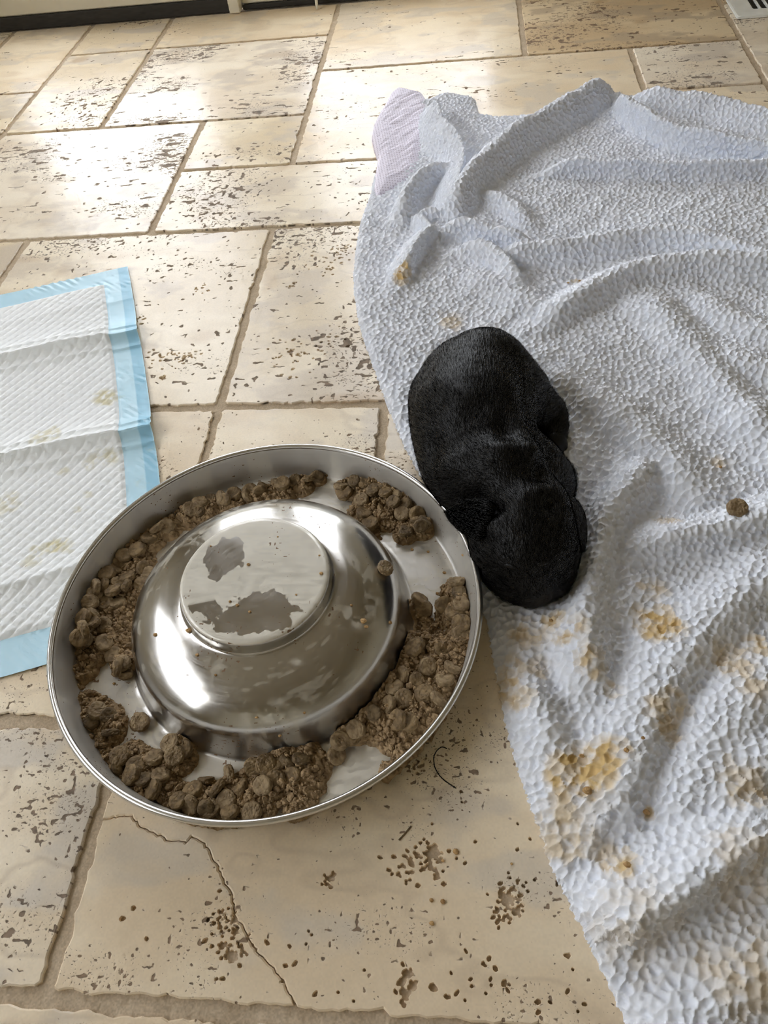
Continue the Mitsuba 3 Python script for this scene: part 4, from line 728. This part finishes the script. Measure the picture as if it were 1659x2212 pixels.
ARM = [(0.0640,0.4992,0.0350,0.0280),(0.0855,0.5095,0.0300,0.0200),(0.0887,0.4962,0.0240,0.0160),(0.0862,0.4862,0.0180,0.0130)]
ARM2 = [(-0.0142,0.5033,0.0350,0.0280),(-0.0211,0.4892,0.0300,0.0200)]
FOOT = [(0.0731,0.5732,0.0180,0.0100),(0.0813,0.5630,0.0170,0.0110),(0.0895,0.5625,0.0160,0.0100),(0.0951,0.5781,0.0160,0.0090)]
def ball(q): return m3.Manifold.sphere(q[3], 24).translate(list(q[:3]))
def limb(*qs): return [m3.Manifold.batch_hull([ball(a), ball(b)]) for a, b in zip(qs[:-1], qs[1:])]
parts = []
for chain in ['tailbase rump belly rib back shoulder nape', 'rump hipL', 'rump hipR', 'hipL belly', 'hipR belly', 'shoulder shL rib', 'shoulder shR rib', 'nape skullB skull brow', 'skull cheekL', 'skull cheekR', 'brow muz nose', 'cheekL muz', 'cheekR muz', 'muz chin nose']:
    parts += limb(*[J[c] for c in chain.split()])
MUZ = [(0.0381,0.3874,0.0300,0.0240),(0.0672,0.3886,0.0300,0.0240)]
parts += limb(J['muz'], MUZ[0], J['nose']) + limb(J['muz'], MUZ[1], J['nose']) + limb(MUZ[0], J['cheekL']) + limb(MUZ[1], J['cheekR'])
parts += limb(J['hipR'], LEG[0], LEG[1]) + limb(J['shoulder'], ARM[0]) + limb(J['shL'], ARM2[0])
parts += limb(*LEG) + limb(*ARM) + limb(*ARM2) + limb(LEG[-1], FOOT[1]) + limb(LEG[-1], FOOT[2])
for q in FOOT[:0]: parts += limb(LEG[-1], q)
pup = m3.Manifold.batch_boolean(parts, m3.OpType.Add)
# nothing of it lies below the cloth
pup = pup.trim_by_plane([0, 0, 1], .0125)
pup = pup.refine_to_length(.005)
mm = pup.to_mesh(); pm = trimesh.Trimesh(mm.vert_properties[:, :3], mm.tri_verts, process=True)
trimesh.smoothing.filter_taubin(pm, lamb=.5, nu=.52, iterations=26)
pm.merge_vertices(digits_vertex=4); pm.update_faces(pm.nondegenerate_faces()); trimesh.smoothing.filter_laplacian(pm, lamb=.5, iterations=6, volume_constraint=False)
pv = pm.vertices.copy(); pn = pm.vertex_normals
# loose skin: rolls at the neck and flank
def roll(v, a, b, w, h):
    a, b = np.array(a), np.array(b); d = b - a; t = np.clip(((v - a) @ d) / (d @ d), 0, 1); dd = np.linalg.norm(v - a - t[:, None] * d, axis=1)
    return h * np.exp(-(dd / w) ** 2)
off = .0022 * (meshkit.fbm(pv * 70, 3, 5) - .5) + .004 * (meshkit.fbm(pv * 28, 2, 8) - .5)
for (a, b), w, h_ in zip([[(-0.0258,0.4696,0.0900),(0.0456,0.4690,0.1050)], [(-0.0044,0.4330,0.0900),(0.0591,0.4482,0.1000)], [(0.0037,0.4075,0.1000),(0.0670,0.4163,0.1000)], [(-0.0352,0.4995,0.0900),(0.0252,0.4918,0.1150)], [(0.0311,0.6135,0.1000),(0.0576,0.5372,0.1000)], [(-0.0288,0.6207,0.0900),(-0.0087,0.5350,0.1100)], [(0.0149,0.4980,0.1150),(0.0225,0.4658,0.1150)], [(0.0429,0.5043,0.1050),(0.0504,0.4794,0.1000)], [(-0.0151,0.4401,0.0750),(0.0157,0.4156,0.1000)], [(0.0135,0.4013,0.1000),(0.0385,0.4068,0.1150)]], [.012, .012, .009, .016, .014, .018, .013, .013, .008, .011], [.008, -.009, -.009, -.007, -.004, .006, .006, .006, -.007, .005]):
    off += roll(pv, a, b, w, h_)
pv = pv + pn * off[:, None]
rv = np.hypot(pv[:, 0] - BX, pv[:, 1] - BY); hit_ = (rv < .1990) & (pv[:, 2] < .0500)          # it lies against the saucer, not in it
pv[hit_, :2] = np.array([BX, BY]) + (pv[hit_, :2] - [BX, BY]) * (.1990 / rv[hit_])[:, None]
pm.vertices = pv
scene['black_coat'] = {'type': 'bumpmap', 'scale': .00042, 'arbitrary': mikit.proc(lambda p, n, uv: noise(p.x * 1500 + 8 * noise(p.x * 40, p.y * 40, p.z * 40), p.y * 170, p.z * 500) + .7 * noise(p.x * 600, p.y * 90 + 5 * noise(p.x * 50, p.y * 50, 3.), p.z * 250), eps=3e-4), 'bsdf': principled(mikit.proc(lambda p, n, uv: mix((.003, .003, .0034), (.008, .0075, .007), fbm(p.x * 90, p.y * 90, p.z * 90, 3))), .48, specular=.22)}
scene['puppy__body'] = mikit.ply(pm, 'black_coat', smooth=True)
tag('puppy', 'small black puppy lying on the white blanket, nose down beside the steel bowl', 'puppy')
def ear(root, mid, tip, width, thick, lift, pointed=False):
    """A soft flap: a swept, flattened leaf from root to tip."""
    root, mid, tip = map(np.array, (root, mid, tip)); sp = []
    t = np.linspace(0, 1, 15)[:, None]; ctr = (1 - t) ** 2 * root + 2 * t * (1 - t) * mid + t ** 2 * tip
    tan = np.gradient(ctr, axis=0); tan /= np.linalg.norm(tan, axis=1, keepdims=True)
    up_ = np.array(lift, float); side = np.cross(tan, up_); side /= np.linalg.norm(side, axis=1, keepdims=True); nn = np.cross(side, tan)
    wprof = width * (1 - t[:, 0]) ** .75 * (1 + .9 * t[:, 0]) * np.clip(.7 + t[:, 0] * 2, 0, 1) if pointed else width * np.sqrt(np.clip(1 - (2 * (t[:, 0] * .93 + .03) - .92) ** 2 / 1.1, .02, 1)) * np.where(t[:, 0] < .3, .75 + .25 * t[:, 0] / .3, 1)
    a = np.linspace(0, 2 * np.pi, 16, endpoint=False)
    V = ctr[:, None] + np.cos(a)[None, :, None] * wprof[:, None, None] * side[:, None] + (np.sin(a)[None, :, None] * thick + .16 * wprof[:, None, None] * (np.cos(a)[None, :, None] ** 2) * -1) * nn[:, None]
    n = 16; F_ = []
    for i in range(14):
        for j in range(n):
            k_ = (j + 1) % n; F_ += [[i * n + j, i * n + k_, (i + 1) * n + k_], [i * n + j, (i + 1) * n + k_, (i + 1) * n + j]]
    V = np.vstack([V.reshape(-1, 3), ctr[:1], ctr[-1:] + tan[-1:] * .002])
    for j in range(n): F_ += [[15 * n, (j + 1) % n, j], [15 * n + 1, 14 * n + j, 14 * n + (j + 1) % n]]
    m = trimesh.Trimesh(V, np.array(F_), process=True); m.fix_normals()
    m = m.subdivide_loop(1); return m
EL, ER = [(0.0165,0.4051,0.0900),(-0.0023,0.4102,0.0940),(-0.0245,0.4268,0.0760)], [(0.0753,0.4273,0.0800),(0.1035,0.4449,0.0700),(0.1003,0.4177,0.0300)]
earL = ear(*EL, .0200, .0030, (-.1, -.45, .9), True); earR = ear(*ER, .016, .0032, (.8, -.2, .6))
scene['puppy__ear'] = mikit.ply(earL, 'black_coat', smooth=True); scene['puppy__ear_001'] = mikit.ply(earR, 'black_coat', smooth=True)
tag('puppy__ear', 'ear lying over the bowl rim')
nose = m3.Manifold.sphere(1, 32).scale([.0085, .006, .0055]).to_mesh()
nz = [(0.0545,0.3737,0.0220)][0]
nv = nose.vert_properties[:, :3] + np.array(nz)
scene['nose_skin'] = principled((.012, .011, .011), .35)
scene['puppy__nose'] = mikit.ply((nv, nose.tri_verts), 'nose_skin', smooth=True)
# closed eyes: two narrow slits of lid on the face
for a_, b_ in zip([(0.0316,0.3505,0.1000),(0.0576,0.3525,0.1000)], [(0.0366,0.4055,0.0200),(0.0666,0.4078,0.0200)]):
    a_, b_ = np.array(a_), np.array(b_); d_ = (b_ - a_) / np.linalg.norm(b_ - a_); pvn = pm.vertices; w_ = pvn - a_; off_ = np.linalg.norm(w_ - (w_ @ d_)[:, None] * d_, axis=1)
    off_[pm.vertex_normals @ d_ > -.1] = 9; j_ = np.argmin(off_)
    eye = m3.Manifold.sphere(1, 24).scale([.0055, .0024, .0014]).rotate([0, 0, -18 if a_[0] < J['brow'][0] else 18]).to_mesh()
    fr_ = np.array(rot_to(pm.vertex_normals[j_]).matrix)[:3, :3]
    scene[nkey('puppy__eyelid')] = mikit.ply((eye.vert_properties[:, :3] @ fr_.T + pvn[j_], eye.tri_verts), 'black_coat', smooth=True)
for i, nm in enumerate([(0.0728,0.5669,0.0160,0.0100),(0.0793,0.5609,0.0150,0.0100),(0.0871,0.5607,0.0150,0.0100),(0.0923,0.5665,0.0160,0.0090)]):
    a = LEG[-1]; tm = limb(a, nm)[0].refine_to_length(.004).to_mesh()
    scene[nkey('puppy__toe')] = mikit.ply((tm.vert_properties[:, :3], tm.tri_verts), 'black_coat', smooth=60)
# coat: short hairs combed from the head to the tail
frng = np.random.default_rng(21)
def hairs(mesh, n, flow, length, lift, width):
    pts, fi = trimesh.sample.sample_surface(mesh, n, seed=5)[:2]
    nr = trimesh.triangles.points_to_barycentric(mesh.triangles[fi], pts)
    nr = (mesh.vertex_normals[mesh.faces[fi]] * nr[..., None]).sum(1); nr /= np.linalg.norm(nr, axis=1, keepdims=True)
    fl = flow(pts); fl = fl + .32 * (np.stack([meshkit.noise(pts * 60, 4), meshkit.noise(pts * 60, 5), meshkit.noise(pts * 60, 6)], -1) - .5) + .18 * frng.normal(size=pts.shape)
    fl -= nr * (fl * nr).sum(1, keepdims=True); fl /= np.linalg.norm(fl, axis=1, keepdims=True) + 1e-9
    L = (length * frng.uniform(.6, 1.25, n))[:, None]; sd = np.cross(fl, nr)
    p0 = pts - nr * .0006; p1 = pts + fl * L * .5 + nr * L * lift; p2 = pts + fl * L + nr * L * lift * 1.05
    w = width
    V = np.stack([p0 - sd * w, p0 + sd * w, p0 + nr * w, p1 - sd * w * .8, p1 + sd * w * .8, p1 + nr * w, p2], 1).reshape(-1, 3)
    b = (np.arange(n) * 7)[:, None, None]
    f = np.array([[0, 3, 2], [2, 3, 5], [2, 5, 1], [1, 5, 4], [3, 6, 5], [5, 6, 4]])[None]
    return V, (b + f).reshape(-1, 3)
axis_pts = np.array([J[c][:3] for c in 'nose muz brow skull nape shoulder rib belly rump tailbase'.split()])
def flow(p):
    d, i = cKDTree(axis_pts).query(p); i = np.clip(i, 0, len(axis_pts) - 2)
    f = axis_pts[i + 1] - axis_pts[i]; f /= np.linalg.norm(f, axis=1, keepdims=True)
    return f - np.array([0, 0, .35])
hv, hf = hairs(pm, 60000, flow, .0072, .11, .00009)
scene['black_fur'] = principled((.0035, .0034, .0033), .34, specular=.26)
scene['puppy__fur'] = mikit.ply((hv, hf), 'black_fur', smooth=True); tag('puppy__fur', kind='stuff')
for em, root, tip, nm in ((earL, EL[0], EL[2], 'puppy__ear__fur'), (earR, ER[0], ER[2], 'puppy__ear_001__fur')):
    dv_ = np.array(tip) - np.array(root); dv_ = dv_ / np.linalg.norm(dv_); hv, hf = hairs(em, 2500, lambda p: np.tile(dv_, (len(p), 1)), .0060, .04, .00009)
    scene[nm] = mikit.ply((hv, hf), 'black_fur', smooth=True); tag(nm, kind='stuff')

# ---------------------------------------------------------------- small things lying about
x, y = [(0.2454,0.4609)][0]
kibble(x, y, blanket_z(x, y) + .0032, .25, -1.4, 'flat light brown kibble lying alone on the blanket at the right of the puppy', scale=1.15, variant=1)
def crumb(seed, r):
    m = trimesh.creation.icosphere(2, radius=r); v = m.vertices; n = v / r
    return trimesh.Trimesh(v + n * (r * 1.1 * (meshkit.fbm(n * 2.2 + seed, 3, seed) - .5))[:, None], m.faces, process=False)
CR = [mikit.ply((make_lump(i + 20)[0] * .001, make_lump(i + 20)[1]), 'crumb_tan', smooth=True) for i in range(4)]
def put_crumb(x, y, z, s, label, group):
    k = nkey('food_crumb'); scene[k] = {**CR[kr.randrange(4)], 'to_world': T().translate([x, y, z]).scale([s, s, s * .7])}; tag(k, label, 'crumb', group)
for x, y, s in [(a, b, c) for (a, b), c in zip([(0.0848,0.1973),(0.1277,0.1864),(0.1159,0.2271),(0.0840,0.2271),(0.2505,0.5328),(0.0689,0.3490),(0.1295,0.2368),(-0.0950,0.8772),(0.1260,0.8630),(0.1400,0.8610),(0.1076,0.1474)], [3.4, 2.4, 2.0, 1.9, 1.6, 1.8, 1.4, 1.8, 1.6, 1.6, 2.4])]:
    put_crumb(x, y, blanket_z(x, y) + .0012, s, 'small tan food crumb, {} from the left on the stained blanket', 'crumbs on the blanket')
for x, y, s in [(a, b, c) for (a, b), c in zip([(-0.0137,0.1570),(-0.0228,0.1220),(-0.0313,0.1225),(-0.0305,0.1073),(-0.0234,0.1499),(0.0279,0.1501)], [2.2, 1.8, 1.5, 1.8, 1.2, 1.0])]:
    put_crumb(x, y, .0012, s, 'small tan food crumb, {} from the left on the tile beside the blanket', 'crumbs on the tile')
zt = PchipInterpolator(top_pr[:, 0], top_pr[:, 1])
for px_, s in zip([(-0.1950,0.3640,0.0830),(-0.1968,0.3224,0.0830),(-0.2040,0.3260,0.0830),(-0.1849,0.3162,0.0830),(-0.1737,0.3944,0.0830),(-0.2398,0.3061,0.0660),(-0.0925,0.3231,0.0600),(-0.0901,0.3187,0.0600),(-0.0713,0.3300,0.0450),(-0.2284,0.2846,0.0600),(-0.2093,0.2678,0.0580),(-0.1034,0.3355,0.0620),(-0.1291,0.3551,0.0680),(-0.2724,0.3059,0.0550),(-0.1564,0.2313,0.0400),(-0.1730,0.2386,0.0400),(-0.1356,0.2456,0.0400),(-0.1479,0.3334,0.0830),(-0.1332,0.3741,0.0830),(-0.2338,0.3840,0.0830),(-0.0307,0.3658,0.0060),(-0.0334,0.3861,0.0060),(-0.0273,0.4099,0.0060),(-0.0600,0.4375,0.0060),(-0.0438,0.4347,0.0060),(-0.3257,0.2862,0.0060),(-0.3216,0.4082,0.0060),(-0.3087,0.4342,0.0060),(-0.0092,0.4121,0.0300),(-0.2586,0.5340,0.0300),(-0.3216,0.4953,0.0300),(-0.3039,0.4856,0.0300),(-0.3636,0.4312,0.0300),(-0.3335,0.4827,0.0300)],
                  [1.6, 1.5, 1.2, 1.3, .8, 2.6, 2.6, 1.8, 1.8, 1.5, 1.1, 1.2, 1.6, 1.8, 1.4, 1.2, 1.2, .9, .9, .8, 2, 1.6, 1.6, 1.5, 1.4, 1.4, 1.5, 1.6, 1.3, 2.2, 1.6, 1.3, 1.6, 1.4]):
    r = math.hypot(px_[0] - BX, px_[1] - BY)
    if r > .19: continue
    put_crumb(px_[0], px_[1], float(zt(r)) + .0004 * s, s, 'tiny crumb of wet kibble, {} from the left on the bare steel', 'crumbs on the steel')
hp = np.array([(-0.0221,0.2367),(-0.0260,0.2381),(-0.0308,0.2340),(-0.0326,0.2285),(-0.0321,0.2231),(-0.0285,0.2157),(-0.0243,0.2113),(-0.0197,0.2081),(-0.0141,0.2047)])
hp3 = np.c_[hp, np.full(len(hp), .0007)]
def tube(p, r, n=6):
    p = np.asarray(p); t = np.linspace(0, len(p) - 1, 40); i = np.arange(len(p))
    c = np.stack([PchipInterpolator(i, p[:, k])(t) for k in range(3)], -1); tg = np.gradient(c, axis=0); tg /= np.linalg.norm(tg, axis=1, keepdims=True)
    s = np.cross(tg, [0, 0, 1]); s /= np.linalg.norm(s, axis=1, keepdims=True); u = np.cross(s, tg); a = np.arange(n) * 2 * np.pi / n
    V = (c[:, None] + r * (np.cos(a)[None, :, None] * s[:, None] + np.sin(a)[None, :, None] * u[:, None])).reshape(-1, 3); F = []
    for k in range(39):
        for j in range(n): F += [[k * n + j, (k + 1) * n + j, (k + 1) * n + (j + 1) % n], [k * n + j, (k + 1) * n + (j + 1) % n, k * n + (j + 1) % n]]
    return V, np.array(F)
scene['dog_hair'] = mikit.ply(tube(hp3, .00042), 'black_coat', smooth=True); tag('dog_hair', 'thin curved dark dog hair on the tile between the bowl and the blanket', 'hair')
sp_ = np.array([(-0.0576,0.1633),(-0.0535,0.1679),(-0.0487,0.1740)])
scene['dry_straw'] = mikit.ply(tube(np.c_[sp_, np.full(3, .0008)], .0007), 'kibble_c', smooth=True); tag('dry_straw', 'short straight brown splinter on the tile below the bowl', 'splinter')

# which one is which: pieces of one heap are told apart by their place, counted across the picture
ONES = ['', 'first', 'second', 'third', 'fourth', 'fifth', 'sixth', 'seventh', 'eighth', 'ninth', 'tenth', 'eleventh', 'twelfth', 'thirteenth', 'fourteenth', 'fifteenth', 'sixteenth', 'seventeenth', 'eighteenth', 'nineteenth']
def ordinal(n):
    if n < 20: return ONES[n]
    t, u = divmod(n, 10); tens = {2: 'twent', 3: 'thirt', 4: 'fort'}[t]
    return tens + ('ieth' if u == 0 else 'y-' + ONES[u])
RIGHT = np.cross(FWD, UP)
groups = {}
for k, d in labels.items():
    if d.get('group'): groups.setdefault(d['group'], []).append(k)
for g, ks in groups.items():
    pos = [np.array(T(scene[k]['to_world']).matrix)[:3, 3] - CAM for k in ks]
    order = sorted(range(len(ks)), key=lambda i: (pos[i] @ RIGHT) / (pos[i] @ FWD))
    for n, i in enumerate(order): labels[ks[i]]['label'] = labels[ks[i]]['label'].format(ordinal(n + 1))
